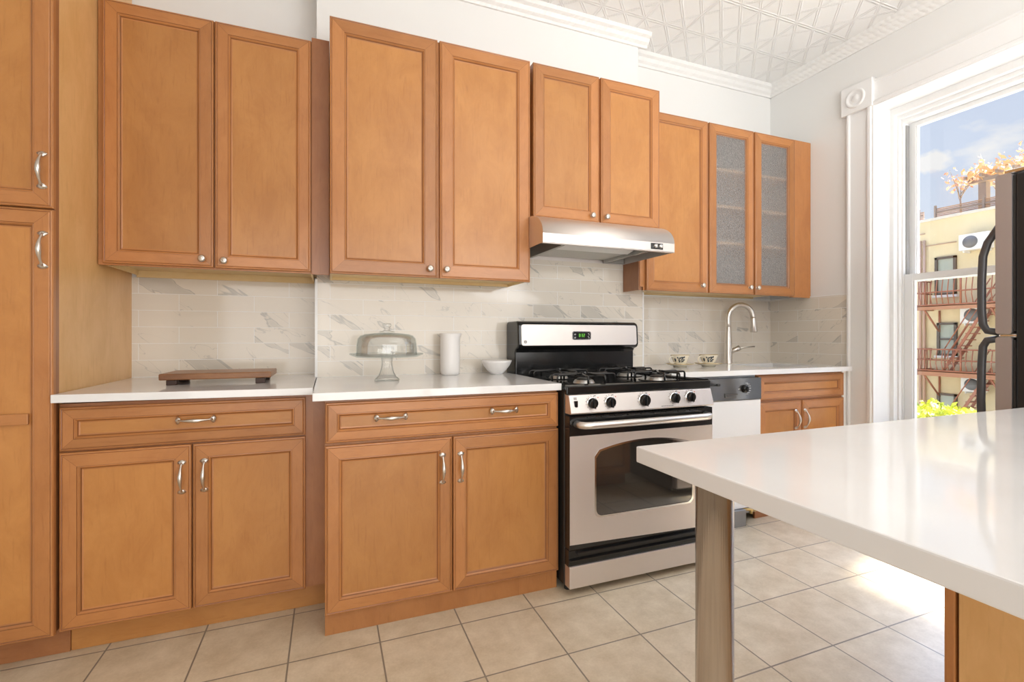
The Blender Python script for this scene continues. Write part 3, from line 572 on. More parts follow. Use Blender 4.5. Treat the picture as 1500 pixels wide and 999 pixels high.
b.tube([(FX+.06*ux, FY-.04, FZ+.115), (FX+.11, FY-.055, FZ+.120), (FX+.178, FY-.075, FZ+.126)], [.006, .0055, .004], 10); part(b, 'lever', M_NICKEL, R)

# ------------------------------------------------------------------ range
RX0, RX1, RF, RB = .963, 1.752, 1.82, 2.585
R = thing('gas_range', 'freestanding black and stainless gas range between the cabinets and dishwasher', 'stove', ((RX0+RX1)/2, 2.2, 0))
b = MB(); b.box(RX0, RF+.035, .03, RX1, RB, .888); part(b, 'body', M_BLACKM, R, .003)
for i, (x, y) in enumerate(((RX0+.03, RF+.06), (RX1-.03, RF+.06), (RX0+.03, RB-.05), (RX1-.03, RB-.05))):
    b = MB(); b.lathe([(0,0),(.015,0),(.015,.012),(.008,.014),(.008,.032),(0,.032)], (x, y, 0), 'z', 14); part(b, 'foot', M_BLACKM, R)
b = MB()   # cooktop pan with a raised rolled rim
b.box(RX0-.004, RF+.01, .884, RX1+.004, RB-.14, .897); 
b.box(RX0-.004, RF+.004, .868, RX1+.004, RF+.03, .905); b.box(RX0-.004, RF+.03, .888, RX0+.018, RB-.14, .905); b.box(RX1-.018, RF+.03, .888, RX1+.004, RB-.14, .905)
part(b, 'cooktop', M_BLACK, R, .005, bseg=3)
# control panel, tilted
b = MB(); b.prism([(RF+.035, .868), (RF-.002, .866), (RF-.024, .790), (RF-.018, .784), (RF+.035, .784)], 'x', RX0+.004, RX1-.002); cp = part(b, 'control_panel', M_STEELH, R, .002)
tilt = math.atan2(.022, .076)
def onpanel(x, z, out=0):   # point on the tilted control panel face
    t = (z-.790)/.076; return Vector((x, RF-.024+.022*t-out*math.cos(tilt), z+out*math.sin(tilt)*.0))
for kx, kz in ((1.075, .829), (1.166, .829), (1.348, .829), (1.520, .831), (1.612, .832)):
    c = onpanel(kx, kz); b = MB(); rr = .0225 if kx != 1.348 else .026
    b.lathe([(rr+.004, 0), (rr+.004, -.003), (rr, -.0045)], c, 'y', 28, 1)
    b.lathe([(rr, -.0045), (rr*.97, -.018), (rr*.85, -.022), (0, -.022)], c, 'y', 28, 0)
    b.box(c.x-.0045, c.y-.030, c.z-rr*.92, c.x+.0045, c.y-.018, c.z+rr*.92, 0)
    k = part(b, 'knob', [M_BLACK, M_CHROME], R, .001, 'black knob with chrome skirt')
    b = MB()
    for a in range(-150, 151, 25):
        t = math.radians(a+90); p = onpanel(kx+math.cos(t)*(rr+.008), kz+math.sin(t)*(rr+.008)); b.box(p.x-.0012, p.y-.0008, p.z-.0012, p.x+.0012, p.y+.002, p.z+.0012)
    p = onpanel(kx+.022, kz+.030); b.box(p.x-.008, p.y-.0008, p.z-.0015, p.x+.002, p.y+.002, p.z+.0015)
    part(b, 'dial_marks', M_INK, cp)
    b = MB(); p = onpanel(kx+.034, kz+.022); b.box(p.x-.002, p.y-.001, p.z-.002, p.x+.002, p.y+.002, p.z+.002); part(b, 'red_mark', M_RED, cp)
c = onpanel(.996, .823); b = MB(); b.box(c.x-.008, c.y-.002, .806, c.x+.008, c.y+.006, .842); b.box(c.x-.005, c.y-.006, .815, c.x+.005, c.y, .834); part(b, 'light_switch', M_BLACK, R, .001)
b = MB()
for z in (.8485, .854): p = onpanel(.996, z); b.box(.988, p.y-.0008, z-.0014, 1.003, p.y+.001, z+.0014)
for i in range(7): p = onpanel(1.44+i*.010, .797); b.box(p.x, p.y-.0008, p.z-.0015, p.x+.006, p.y+.002, p.z+.0015)
part(b, 'printed_text', M_INK, cp)
# oven door
WX0, WX1, WZ0, WZS, WZT = 1.092, 1.628, .328, .612, .650
def arch(g=0):
    P = []; r = .03
    for cx_, cz_, a0 in ((WX0-g+r, WZ0-g+r, 180), (WX1+g-r, WZ0-g+r, 270)):
        for i in range(7):
            a = math.radians(a0+90*i/6); P.append((cx_+r*math.cos(a), cz_+r*math.sin(a)))
    n = 24; r2 = .025
    for i in range(n+1):
        t = i/n; x = WX1+g-(WX1-WX0+2*g)*t; s = (2*t-1); z = WZS+g+(WZT-WZS)*(1-s*s)-(.022*max(0, (abs(s)-.93)/.07)**2)
        P.append((x, z))
    return P
dx0, dx1, dz0, dz1, df = RX0+.003, RX1-.001, .200, .775, RF-.012
D = MB(); D.box(dx0, df+.001, dz0, dx1, RF+.034, dz1, 1)
# steel skin around the arched window (bridge polygon strips)
A = arch(0); O = []
cx_, cz_ = (WX0+WX1)/2, (WZ0+WZT)/2
sx0, sx1, sz0, sz1 = dx0, dx1, dz0, .690
for (x, z) in A:
    dx, dz = x-cx_, z-cz_; ks = []
    if dx > 1e-9: ks.append((sx1-cx_)/dx)
    if dx < -1e-9: ks.append((sx0-cx_)/dx)
    if dz > 1e-9: ks.append((sz1-cz_)/dz)
    if dz < -1e-9: ks.append((sz0-cz_)/dz)
    k = min(ks); O.append((cx_+dx*k, cz_+dz*k))
def skin(b, A, O, corners, y, mi):
    n = len(A)
    for i in range(n):
        j = (i+1) % n; pts = [A[i], A[j], O[j], O[i]]
        # insert the rectangle corner where the ray fan passes it
        for c in corners:
            a0 = math.atan2(O[i][1]-cz_, O[i][0]-cx_); a1 = math.atan2(O[j][1]-cz_, O[j][0]-cx_); ac = math.atan2(c[1]-cz_, c[0]-cx_)
            d1 = (a1-a0+PI) % (2*PI)-PI; dc = (ac-a0+PI) % (2*PI)-PI
            if min(0, d1) < dc < max(0, d1) and abs(d1) < PI/1.5: pts = [A[i], A[j], O[j], c, O[i]]
        b.face([(p[0], y, p[1]) for p in pts], mi)
skin(D, A, O, [(sx0,sz0),(sx1,sz0),(sx1,sz1),(sx0,sz1)], df-.001, 0)
od = part(D, 'oven_door', [M_STEELH, M_BLACK], R)
b = MB(); G = arch(-.004); b.face([(p[0], df-.0004, p[1]) for p in G]); part(b, 'oven_window', M_OVENGLASS, od, label='dark reflective oven glass')
b = MB(); A1 = arch(.004); n = len(A)
for i in range(n):
    j = (i+1) % n; Gi = arch(-.004)
    b.face([(A1[i][0], df-.003, A1[i][1]), (A1[j][0], df-.003, A1[j][1]), (Gi[j][0], df-.003, Gi[j][1]), (Gi[i][0], df-.003, Gi[i][1])])
    b.face([(A1[i][0], df-.003, A1[i][1]), (A1[j][0], df-.003, A1[j][1]), (A1[j][0], df-.0005, A1[j][1]), (A1[i][0], df-.0005, A1[i][1])])
    b.face([(Gi[i][0], df-.003, Gi[i][1]), (Gi[j][0], df-.003, Gi[j][1]), (Gi[j][0], df-.0005, Gi[j][1]), (Gi[i][0], df-.0005, Gi[i][1])])
part(b, 'window_trim', M_CHROME, od)
hx0, hx1, hz = RX0+.035, RX1-.045, .742
P = [(hx0, df, hz), (hx0+.004, df-.03, hz), (hx0+.02, df-.046, hz), (hx0+.05, df-.052, hz), ((hx0+hx1)/2, df-.056, hz), (hx1-.05, df-.052, hz), (hx1-.02, df-.046, hz), (hx1-.004, df-.03, hz), (hx1, df, hz)]
b = MB(); b.tube(P, .0155, 16, up=(0,0,1)); part(b, 'handle', M_STEEL, od)
for i in range(9): simple(od, 'vent_slot', M_BLACKM, (RX0+.09+i*.07, df-.004, .765, RX0+.13+i*.07, df+.002, .770), 0)
# drawer
b = MB(); b.box(RX0+.003, RF-.004, .122, RX1-.003, RF+.034, .196, 1); b.box(RX0+.04, RF-.016, .176, RX1-.04, RF, .188, 1); b.box(RX0+.002, RF-.016, .150, RX1-.002, RF-.003, .158, 1)
b.box(RX0+.003, RF-.012, .032, RX1-.003, RF+.034, .128, 0); part(b, 'drawer', [M_STEELH, M_BLACK], R, .003)
# backguard
b = MB(); y0 = 2.405
prof = [(RB, .888), (RB, 1.19), (RB-.012, 1.205), (y0+.03, 1.205), (y0+.008, 1.196), (y0, 1.18), (y0-.006, 1.075), (y0+.002, 1.058), (y0+.035, 1.046), (y0+.045, 1.03), (y0+.045, .888)]
b.prism(prof, 'x', RX0+.004, RX1, smooth=False); bgd = part(b, 'backguard', M_BLACK, R, .010, bseg=4)
b = MB(); P = rrect(RX0+.022, 1.070, RX1-.016, 1.186, .014); b.prism([(p[0], p[1]) for p in P], 'y', -.003, .0015)
o = part(b, 'backguard_panel', M_STEELH, bgd)
def shear(o, yb):   # lean the mesh with the backguard face
    for v in o.data.vertices: v.co.y += y0-.0055 + (v.co.z-1.08)*.055 - 0
# local coordinates of o: world minus root location
for v in o.data.vertices: v.co.y += y0-.006+(v.co.z-1.07)*.06
def bgy(z): return y0-.006+(z-1.07)*.06-.003
b = MB(); b.prism([(p[0], p[1]) for p in rrect(1.296, 1.100, 1.420, 1.150, .012)], 'y', bgy(1.125)-.003, bgy(1.125)+.003, 1); b.prism([(p[0], p[1]) for p in rrect(1.301, 1.104, 1.415, 1.146, .010)], 'y', bgy(1.125)-.005, bgy(1.125)-.001, 0)
dsp = part(b, 'clock_display', [M_BLACK, M_CHROME], bgd)
b = MB(); seg = {'8': 'abcdefg', '3': 'abcdg', '2': 'abdeg'}
def digit(b, ch, x, z, w, h, y):
    t = .0022
    S = {'a': (x, z+h-t, x+w, z+h), 'g': (x, z+h/2-t/2, x+w, z+h/2+t/2), 'd': (x, z, x+w, z+t), 'f': (x, z+h/2, x+t, z+h), 'e': (x, z, x+t, z+h/2), 'b': (x+w-t, z+h/2, x+w, z+h), 'c': (x+w-t, z, x+w, z+h/2)}
    for s in seg[ch]: q = S[s]; b.box(q[0], y-.0006, q[1], q[2], y, q[3])
yd = bgy(1.125)-.005
digit(b, '8', 1.339, 1.117, .009, .018, yd); digit(b, '3', 1.355, 1.117, .009, .018, yd); digit(b, '2', 1.368, 1.117, .009, .018, yd)
for z in (1.122, 1.129): b.box(1.3505, yd-.0006, z, 1.3525, yd, z+.002)
part(b, 'digits', M_GREEN, dsp, label='green clock digits')
b = MB()
for (x, z, w) in ((1.308, 1.132, .012), (1.308, 1.127, .010), (1.308, 1.114, .012), (1.308, 1.109, .010), (1.398, 1.135, .007), (1.402, 1.128, .006), (1.397, 1.118, .006), (1.401, 1.111, .006)): b.box(x, yd-.0006, z, x+w, yd, z+.003)
part(b, 'button_print', M_LABEL, dsp)
# round monogram badge at the lower left of the steel panel
b = MB(); ez = 1.090; ey = bgy(ez); b.lathe([(.0085,-.0012),(.0072,-.0016),(.006,-.0012)], (1.008, ey, ez), 'y', 24); 
tcu = bpy.data.curves.new('ge', 'FONT'); tcu.body = 'GE'; tcu.size = .009; tcu.align_x = 'CENTER'; tcu.align_y = 'CENTER'; tcu.extrude = .0003
to = bpy.data.objects.new('tmp', tcu); COL.objects.link(to); bpy.context.view_layer.update()
tm = bpy.data.meshes.new_from_object(to); bpy.data.objects.remove(to)
for p in tm.polygons: b.face([(1.008+tm.vertices[i].co.x, ey-.0012-tm.vertices[i].co.z, ez+tm.vertices[i].co.y) for i in p.vertices])
part(b, 'badge', M_INK, bgd, label='round monogram badge')
# burners and grates
burn = [(1.145, 2.00), (1.57, 2.00), (1.145, 2.27), (1.57, 2.27)]
for (bx, by) in burn:
    z = .897; b = MB()
    b.lathe([(0,z),(.088,z),(.092,z+.002),(.088,z+.004),(.06,z+.002),(.052,z+.002)], (bx,by,0), 'z', 32, 1)
    b.lathe([(.052,z+.002),(.045,z+.014),(.040,z+.017),(.0,z+.017)], (bx,by,0), 'z', 28, 0)
    part(b, 'burner', [M_ALU, M_BLACK], R)
    b = MB(); b.lathe([(0,z+.026),(.026,z+.025),(.034,z+.022),(.036,z+.017),(0,z+.017)], (bx,by,0), 'z', 28); part(b, 'burner_cap', M_BLACKM, R)
    b = MB(); hz = .899; r = .0048
    hx, hy = .155, .118; zt = .940
    # low perimeter ring under the fingers
    ring = [(bx+a*.062, by+c*.062, zt-.006) for a, c in [(math.cos(2*PI*i/16), math.sin(2*PI*i/16)) for i in range(17)]]
    b.tube(ring, .003, 6)
    for (ddx, ddy, L) in ((1,0,hx),(-1,0,hx),(0,1,hy),(0,-1,hy)):
        for off in ((-.028, .028) if ddx else (-.045, .045)):
            ox, oy = (0, off) if ddx else (off, 0)
            pts = [(bx+ox+ddx*L, by+oy+ddy*L, hz), (bx+ox+ddx*L, by+oy+ddy*L, zt-.010), (bx+ox+ddx*(L-.003), by+oy+ddy*(L-.003), zt-.003), (bx+ox+ddx*(L-.010), by+oy+ddy*(L-.010), zt), (bx+ox*.8+ddx*.06, by+oy*.8+ddy*.06, zt), (bx+ox*.5+ddx*.026, by+oy*.5+ddy*.026, zt+.004)]
            b.tube(pts, r, 8)
    part(b, 'burner_grate', M_IRON, R)

# ------------------------------------------------------------------ range hood
HX0, HX1, HF = .975, 1.768, 2.10
R = thing('range_hood', 'stainless steel under cabinet range hood above the gas range', 'range hood', (1.37, 2.35, 1.58))
prof = [(HF, 1.580), (HF, 1.627)]
for i in range(1, 13):
    t = i/12*PI/2; prof.append((HF+.175*(1-math.cos(t)), 1.627+.115*math.sin(t)))
prof += [(W2-.010, 1.742)]
th = .0015; b = MB(); top = prof
# outer skin
for i in range(len(top)-1):
    (ya, za), (yb, zb_) = top[i], top[i+1]
    b.face([(HX0, ya, za), (HX1, ya, za), (HX1, yb, zb_), (HX0, yb, zb_)], 0, smooth=(i > 0))
for x in (HX0, HX1):
    b.face([(x, y, z) for y, z in top] + [(x, W2-.010, 1.580)])
# inner skin
for i in range(len(top)-1):
    (ya, za), (yb, zb_) = top[i], top[i+1]; ya += .003; yb += .003; za -= .003 if i > 0 else 0; zb_ -= .003
    b.face([(HX0+.002, ya, za), (HX1-.002, ya, za), (HX1-.002, yb, zb_), (HX0+.002, yb, zb_)], 0)
b.face([(HX0, W2-.010, 1.58), (HX1, W2-.010, 1.58), (HX1, W2-.010, 1.742), (HX0, W2-.010, 1.742)])
b.box(HX0, HF, 1.578, HX1, HF+.018, 1.582)
part(b, 'shell', M_STEELH, R)
b = MB(); M_INNER = mat('hood_inner_grey', (.42,.42,.40), .4, .6)
for q in ((HX0+.13, HF+.06, 1.583, HX0+.15, W2-.02, 1.70), (HX1-.15, HF+.06, 1.583, HX1-.13, W2-.02, 1.70), (HX0+.004, W2-.03, 1.583, HX0+.13, W2-.015, 1.64), (HX1-.13, W2-.03, 1.583, HX1-.004, W2-.015, 1.64)): simple(R, 'baffle', M_INNER, q, .001)
b = MB(); b.box(HX0+.15, HF+.22, 1.600, HX1-.15, W2-.02, 1.612); M_FILT = mat('aluminium_mesh_filter', (.55,.55,.53), .45, .8); bump_noise(M_FILT, 150, 1., .004); part(b, 'grease_filter', M_FILT, R)
b = MB(); b.prism([(HF+.06, 1.622), (HF+.21, 1.592), (HF+.21, 1.60), (HF+.06, 1.63)], 'x', HX0+.16, HX1-.16); part(b, 'lamp_cover', mat('frosted_lamp_cover', (.85,.85,.84), .4), R)
b = MB(); b.box(1.611, HF-.002, 1.589, 1.690, HF+.001, 1.622); pl = part(b, 'switch_panel', M_BLACK, R, .001)
for x in (1.638, 1.672):
    b = MB(); b.lathe([(0,-.012),(.009,-.012),(.0105,-.004),(.012,0)], (x, HF-.002, 1.606), 'y', 20); b.box(x-.002, HF-.017, 1.598, x+.002, HF-.012, 1.614); part(b, 'knob', M_CHROME, pl)

# ------------------------------------------------------------------ dishwasher
R = thing('dishwasher', 'white dishwasher with dark mirrored control panel beside the sink cabinet', 'dishwasher', (2.11, 2.4, 0))
b = MB(); b.box(1.83, 2.165, .05, 2.43, 2.585, .886); part(b, 'body', M_GREYP, R)
b = MB(); b.box(1.815, 2.13, .10, 2.438, 2.164, .741); part(b, 'door', M_WHITEP, R, .003)
b = MB(); b.box(1.815, 2.125, .743, 2.438, 2.164, .874); cpn = part(b, 'control_panel', M_DWPANEL, R, .003)
b = MB(); b.lathe([(0,-.022),(.016,-.022),(.022,-.016),(.023,0)], (2.30, 2.125, .81), 'y', 28); b.box(2.297, 2.096, .795, 2.303, 2.104, .825); part(b, 'dial', M_BLACK, R)
b = MB()
for i, a in enumerate(range(-70, 80, 24)):
    t = math.radians(a); b.box(2.30+.034*math.cos(t), 2.1245, .81+.034*math.sin(t)-.001, 2.30+.034*math.cos(t)+.020, 2.126, .81+.034*math.sin(t)+.001)
b.box(2.252, 2.1245, .808, 2.268, 2.126, .811); part(b, 'printed_text', M_LABEL, cpn)
b = MB(); b.box(2.15, 2.118, .762, 2.235, 2.126, .782); b.box(2.145, 2.114, .780, 2.24, 2.126, .787); part(b, 'latch', M_DWPANEL, R, .002)
b = MB(); b.tube([(1.95, 2.11, .842), (2.065, 2.10, .842)], .006, 10); b.tube([(2.065,2.10,.842),(2.085,2.10,.842)], .0075, 10); part(b, 'latch_lever', M_BLACK, R, 0, 'small black lever')
b = MB(); b.box(1.83, 2.11, .0, 2.30, 2.17, .098); part(b, 'toe_panel', M_GREYP, R, .002)
b = MB(); b.tube([(2.302, 2.14, .09), (2.35, 2.13, .085), (2.40, 2.135, .07)], .008, 8); b.tube([(2.36, 2.13, .09), (2.36, 2.13, .06)], .01, 8); part(b, 'valve', M_GOLD, R)

# ------------------------------------------------------------------ island
IX0, IY1 = .542, .751
R = thing('island_countertop', 'white quartz island counter with overhang in the right foreground', 'countertop', (IX0+.06, .62, .884))
b = MB(); b.box(IX0, -.32, .884, 2.18, IY1, .914); part(b, 'slab', M_QUARTZ, R, .0025)
b = MB(); lx, ly = .603, .618; b.lathe([(.048,.0),(.048,.006),(.0305,.008),(.0300,.875),(.040,.878),(.040,.8838),(0,.8838)], (lx, ly, 0), 'z', 48); part(b, 'leg', M_POST, R, label='round brushed steel leg')
R = thing('island_cabinet', 'maple island cabinet under the quartz overhang at the lower right', 'cabinet', (1.7, .2, 0))
CI = 1.25
b = MB(); b.box(CI+.02, -.28, .09, 2.12, .605, .883); part(b, 'carcass', M_WOOD, R)
b = MB(); b.box(CI+.003, -.28, .0, CI+.02, .598, .883); part(b, 'side_panel', M_VENEER, R)
b = MB(); b.box(CI, .604, .0, CI+.04, .623, .883); part(b, 'corner_stile', M_WOOD, R, .002)
simple(R, 'toe_kick', M_DKFILL, (CI+.04, .53, 0, 2.12, .545, .09), grain='x')
for x0, x1, px in ((1.295, 1.70, 1.67), (1.705, 2.11, 1.735)):
    # doors face the range: mirror of the usual builder
    d = add_door(R, x0, .10, x1, .70, .60); 
    for v in d.data.vertices: v.co.y = 2*(.6125-R.location.y) - v.co.y
    d.data.flip_normals()
    d2 = add_door(R, x0, .715, x1, .87, .60, 'drawer', .045, 'x')
    for v in d2.data.vertices: v.co.y = 2*(.6125-R.location.y) - v.co.y
    d2.data.flip_normals()

# ------------------------------------------------------------------ refrigerator
FXL, FYD = 2.25, .968
R = thing('refrigerator', 'black refrigerator with steel doors at the right edge, before the window', 'refrigerator', (2.6, .6, 0))
b = MB(); b.box(FXL+.002, .20, .03, FXL+.74, FYD-.054, 1.695); part(b, 'body', M_FRIDGEBLK, R, .006)
for nm, z0_, z1_ in (('freezer_door', 1.130, 1.700), ('fridge_door', .06, 1.118)):
    b = MB(); b.prism(rrect(FYD-.044, z0_, FYD, z1_, .008, 3), 'x', FXL, FXL+.745); dr = part(b, nm, M_FRIDGEST, R, label='steel faced door')
    b = MB(); b.box(FXL+.006, FYD-.053, z0_+.01, FXL+.74, FYD-.045, z1_-.01); part(b, 'gasket', M_BLACKM, R)
    hx = FXL+.035; P = []
    if nm == 'freezer_door': zs = [1.136, 1.142, 1.165, 1.22, 1.33, 1.42, 1.47, 1.505, 1.53]; oo = [.004, .038, .050, .054, .054, .050, .036, .014, .0]
    else: zs = [1.112, 1.106, 1.083, 1.02, .88, .74, .66, .61, .58]; oo = [.004, .038, .050, .054, .056, .052, .036, .012, .0]
    P = [(hx, FYD+a, z) for a, z in zip(oo, zs)]
    b = MB(); b.tube(P, [.013]*len(P), 12, flat=.75, up=(0,1,0)); part(b, 'handle', M_HANDLE, dr, label='dark curved handle')
simple(R, 'hinge', M_CHROME, (FXL+.01, .84, 1.1185, FXL+.06, FYD-.006, 1.1295), .003); simple(R, 'hinge', M_CHROME, (FXL+.01, .85, 1.7005, FXL+.08, FYD-.02, 1.715), .003)

# ------------------------------------------------------------------ things on the counters
# wooden board on feet
R = thing('cutting_board', 'brown wooden serving board on four block feet on the left counter', 'board', (-.41, 2.42, .921))
b = MB(); z = .942
bd = [(-.668, 2.30), (-.228, 2.30), (-.228, 2.54), (-.668, 2.54)]
b.box(-.640, 2.30, z, -.232, 2.54, z+.026, 0, 'x'); part(b, 'board', M_DARKWOOD, R, .004)
for fx, fy in ((-.598, 2.325), (-.275, 2.325), (-.598, 2.50), (-.275, 2.50)):
    b = MB(); zf_ = .9237-(fx-.018+.873)/.816*.008; b.box(fx-.018, fy-.018, zf_, fx+.018, fy+.018, z-.0005, 0, 'z'); part(b, 'foot', mat('dark_walnut_foot', (.045,.018,.010), .5), R, .002)
# cake stand and dome
cx, cy, cz = .255, 2.27, .914
R = thing('cake_stand', 'clear pressed glass cake stand on a fluted pedestal', 'cake stand', (cx, cy, cz))
b = MB(); prof = [(0,.108),(.035,.1085),(.138,.112),(.162,.121),(.167,.124),(.166,.128),(.158,.1245),(.130,.1175),(.035,.1155),(0,.1155)]
b.lathe(prof, (cx,cy,cz), 'z', 64); part(b, 'plate', M_GLASS, R)
b = MB(); nfl = 24; seg = 96
pp = [(0,.0),(.054,.0),(.057,.004),(.052,.010),(.040,.020),(.030,.040),(.0245,.065),(.0225,.085),(.026,.1075),(0,.1075)]
for i in range(len(pp)-1):
    (r0,h0),(r1,h1) = pp[i], pp[i+1]
    def Q(r,h,t):
        k = 1+ (.05*math.cos(nfl*t) if .008 < h < .1 else 0); return (cx+r*k*math.cos(t), cy+r*k*math.sin(t), cz+h)
    for j in range(seg):
        t0, t1 = 2*PI*j/seg, 2*PI*(j+1)/seg; q = [Q(r0,h0,t0),Q(r0,h0,t1),Q(r1,h1,t1),Q(r1,h1,t0)]
        if r0 < 1e-6: q = [q[0],q[2],q[3]]
        elif r1 < 1e-6: q = q[:3]
        b.face(q, smooth=True)
part(b, 'pedestal', M_GLASS, R)
R = thing('cake_dome', 'clear glass dome with a knob covering the cake stand', 'dome', (cx, cy, cz+.118))
o = [(.137,.0),(.138,.004),(.135,.05),(.131,.078),(.119,.092),(.098,.099),(.05,.104),(.018,.106),(.012,.107)]
inn = [(r-.0028, h-.0025 if h > .06 else h) for r, h in o[:-1]][::-1]
b = MB(); b.lathe(o[:-1]+[(0,.107)], (cx,cy,cz+.118), 'z', 64); b.lathe([(0,.1035)]+inn+[(.137,0)], (cx,cy,cz+.118), 'z', 64); part(b, 'bell', M_GLASS, R)
b = MB(); b.lathe([(0,.1075),(.034,.108),(.036,.111),(.020,.114),(.013,.118),(.013,.126),(.019,.134),(.0205,.145),(.016,.149),(0,.146)], (cx,cy,cz+.118), 'z', 40); part(b, 'knob', M_GLASS, R)
# vase / pitcher
cx, cy = .611, 2.50
b = MB(); prof = [(0,.0),(.036,0),(.041,.005),(.044,.014),(.0445,.05),(.0445,.16),(.046,.175),(.0475,.183),(.0455,.184),(.0425,.17),(.0415,.05),(.038,.012),(0,.008)]
prof = [(r*1.17, h*1.21) for r, h in prof]
b.lathe(prof, (cx,cy,.914), 'z', 48); o = b.build('vase', M_PORC); tag(o, 'tall white ceramic vase with a small lip', 'vase')
for v in o.data.vertices:
    if v.co.z > .914+.185 and v.co.x-cx > 0: v.co.x += .010*((v.co.z-.914-.185)/.038)**1.5*max(0, math.cos(math.atan2(v.co.y-cy, v.co.x-cx)))**3
# bowl
cx, cy = .862, 2.46
b = MB(); prof = [(0,0),(.026,0),(.030,.003),(.045,.018),(.062,.040),(.072,.060),(.0745,.068),(.0725,.0685),(.068,.058),(.056,.038),(.038,.018),(.02,.008),(0,.007)]
prof = [(r*1.13, h*1.1) for r, h in prof]
b.lathe(prof, (cx,cy,.914), 'z', 48); o = b.build('bowl', M_PORC); tag(o, 'small white bowl beside the range', 'bowl')
# two tea cups with saucers
def saucer(cx, cy, cz, lab):
    b = MB(); b.lathe([(0,.004),(.028,.004),(.030,0),(.033,0),(.036,.006),(.060,.012),(.072,.017)], (cx,cy,cz), 'z', 40, 0)
    b.lathe([(.072,.017),(.0735,.0185),(.072,.0195)], (cx,cy,cz), 'z', 40, 1); b.lathe([(.072,.0195),(.058,.0145),(.034,.009),(0,.0085)], (cx,cy,cz), 'z', 40, 0)
    o = b.build('saucer', [M_CREAM, M_GOLD]); tag(o, lab, 'saucer', 'saucers under the tea cups'); return o
def cup(cx, cy, cz, lab):
    R = thing('tea_cup', lab, 'cup', (cx, cy, cz), 'painted tea cups on the sink counter')
    P = [(0,.003),(.018,.003),(.021,0),(.022,.003),(.025,.006),(.036,.020),(.042,.036),(.048,.050),(.0495,.054)]
    b = MB(); b.lathe(P, (cx,cy,cz), 'z', 40); b.lathe([(.0495,.054),(.049,.0555),(.0475,.054)], (cx,cy,cz), 'z', 40, 1); b.lathe([(.0475,.054),(.040,.036),(.034,.021),(.02,.009),(0,.007)], (cx,cy,cz), 'z', 40); part(b, 'bowl', [M_CREAM, M_GOLD], R)
    b = MB(); pts = []
    for i in range(15):
        a = math.radians(60+240*i/14); pts.append((cx-.052+.019*math.cos(a)*1.05, cy-.0, cz+.030+.018*math.sin(a)))
    pts[0] = (cx-.040, cy, cz+.046); pts[-1] = (cx-.033, cy, cz+.016)
    b.tube(pts, .0032, 8); part(b, 'handle', M_CREAM, R)
    # painted flower sprays lie just on the glaze
    b = MB()
    def rad(h):
        for k in range(len(P)-1):
            if P[k][1] <= h <= P[k+1][1] and P[k+1][1] > P[k][1] and k > 2: return P[k][0]+(P[k+1][0]-P[k][0])*(h-P[k][1])/(P[k+1][1]-P[k][1])
        return .04
    def petal(a, h, da, dh):
        n = 10; pts = []
        for i in range(n):
            t = 2*PI*i/n; aa = a+da*math.cos(t); z = h+dh*math.sin(t); r = rad(z)+.0006; pts.append((cx+r*math.cos(aa), cy+r*math.sin(aa), cz+z))
        b.face(pts)
    rnd = random.Random(3)
    base = math.atan2(-2.5, -2.25)
    petal(base-.62, .029, .13, .010)
    for _ in range(26): petal(base+rnd.uniform(-.30, .60), .031+rnd.uniform(-.012, .014), rnd.uniform(.05,.12), rnd.uniform(.002,.005))
    for _ in range(4): petal(base+rnd.uniform(-.4,.3), .016+rnd.uniform(0,.004), .05, .0013)
    part(b, 'painted_flowers', M_BLUEFLOWER, R); return R
for cx, cy, lab in ((2.150, 2.50, 'nearer the range'), (2.360, 2.47, 'nearer the faucet')):
    o = saucer(0, 0, 0, 'cream gilt-rimmed saucer on the sink counter, %s' % lab); o.data.transform(Matrix.Scale(1.22, 4)); o.location = (cx, cy, .920)
    o = cup(0, 0, 0, 'cream tea cup with blue-black flowers, the one %s' % lab); o.location = (cx, cy, .920+.0112); o.scale = (1.22,)*3

# ------------------------------------------------------------------ outside: the building across the yard
BX = 24.0
S_, C_ = math.sin(math.radians(21.176)), math.cos(math.radians(21.176))
def fac(px, py, X=BX):     # measured facade positions: pixel of the photograph to a point of the facade plane
    a, b_ = (px-750)/694.6, (492.3-py)/694.6; t = X/(S_+a*C_); return t*(C_-a*S_), CAM_H+b_*t
M_STUCCO = mat('cream_stucco', (.76,.62,.38), .8); mottle(M_STUCCO, (.70,.57,.34), (.80,.67,.43), .5)
M_RUST = mat('rust_red_iron', (.36,.13,.07), .6)
M_BRKWOOD = mat('weathered_brown_slats', (.38,.22,.13), .8); mottle(M_BRKWOOD, (.26,.15,.09), (.52,.33,.21), 6, vscale=(1,.3,6))
M_ACW = mat('white_condenser', (.82,.80,.76), .5)
M_ACF = mat('condenser_fan_grey', (.17,.17,.17), .5)
M_WFR = mat('brown_window_frame', (.11,.085,.065), .5)
M_WGL = mat('blind_behind_glass', (.42,.45,.37), .25)
M_AUTUMN = mat('pink_orange_leaf', (.72,.36,.22), .7)
M_OCHRE = mat('dry_vine', (.62,.40,.20), .8)
M_LIME = mat('yellow_green_leaf', (.55,.60,.08), .6); mottle(M_LIME, (.30,.38,.05), (.75,.72,.12), 2.5)
M_BARK = mat('grey_bark', (.30,.24,.20), .9)
ytop, ztop = fac(1400, 317)
R = thing('apartment_building', 'cream stuccoed apartment building seen through the window', 'building', (BX, 12, -4))
b = MB(); b.box(BX, -4, -4, BX+8, 22, ztop); part(b, 'wall', M_STUCCO, R)
b = MB(); b.box(BX-.08, -4, ztop, BX+.4, 22, ztop+.10); part(b, 'coping', mat('stone_coping', (.70,.64,.55), .8), R)
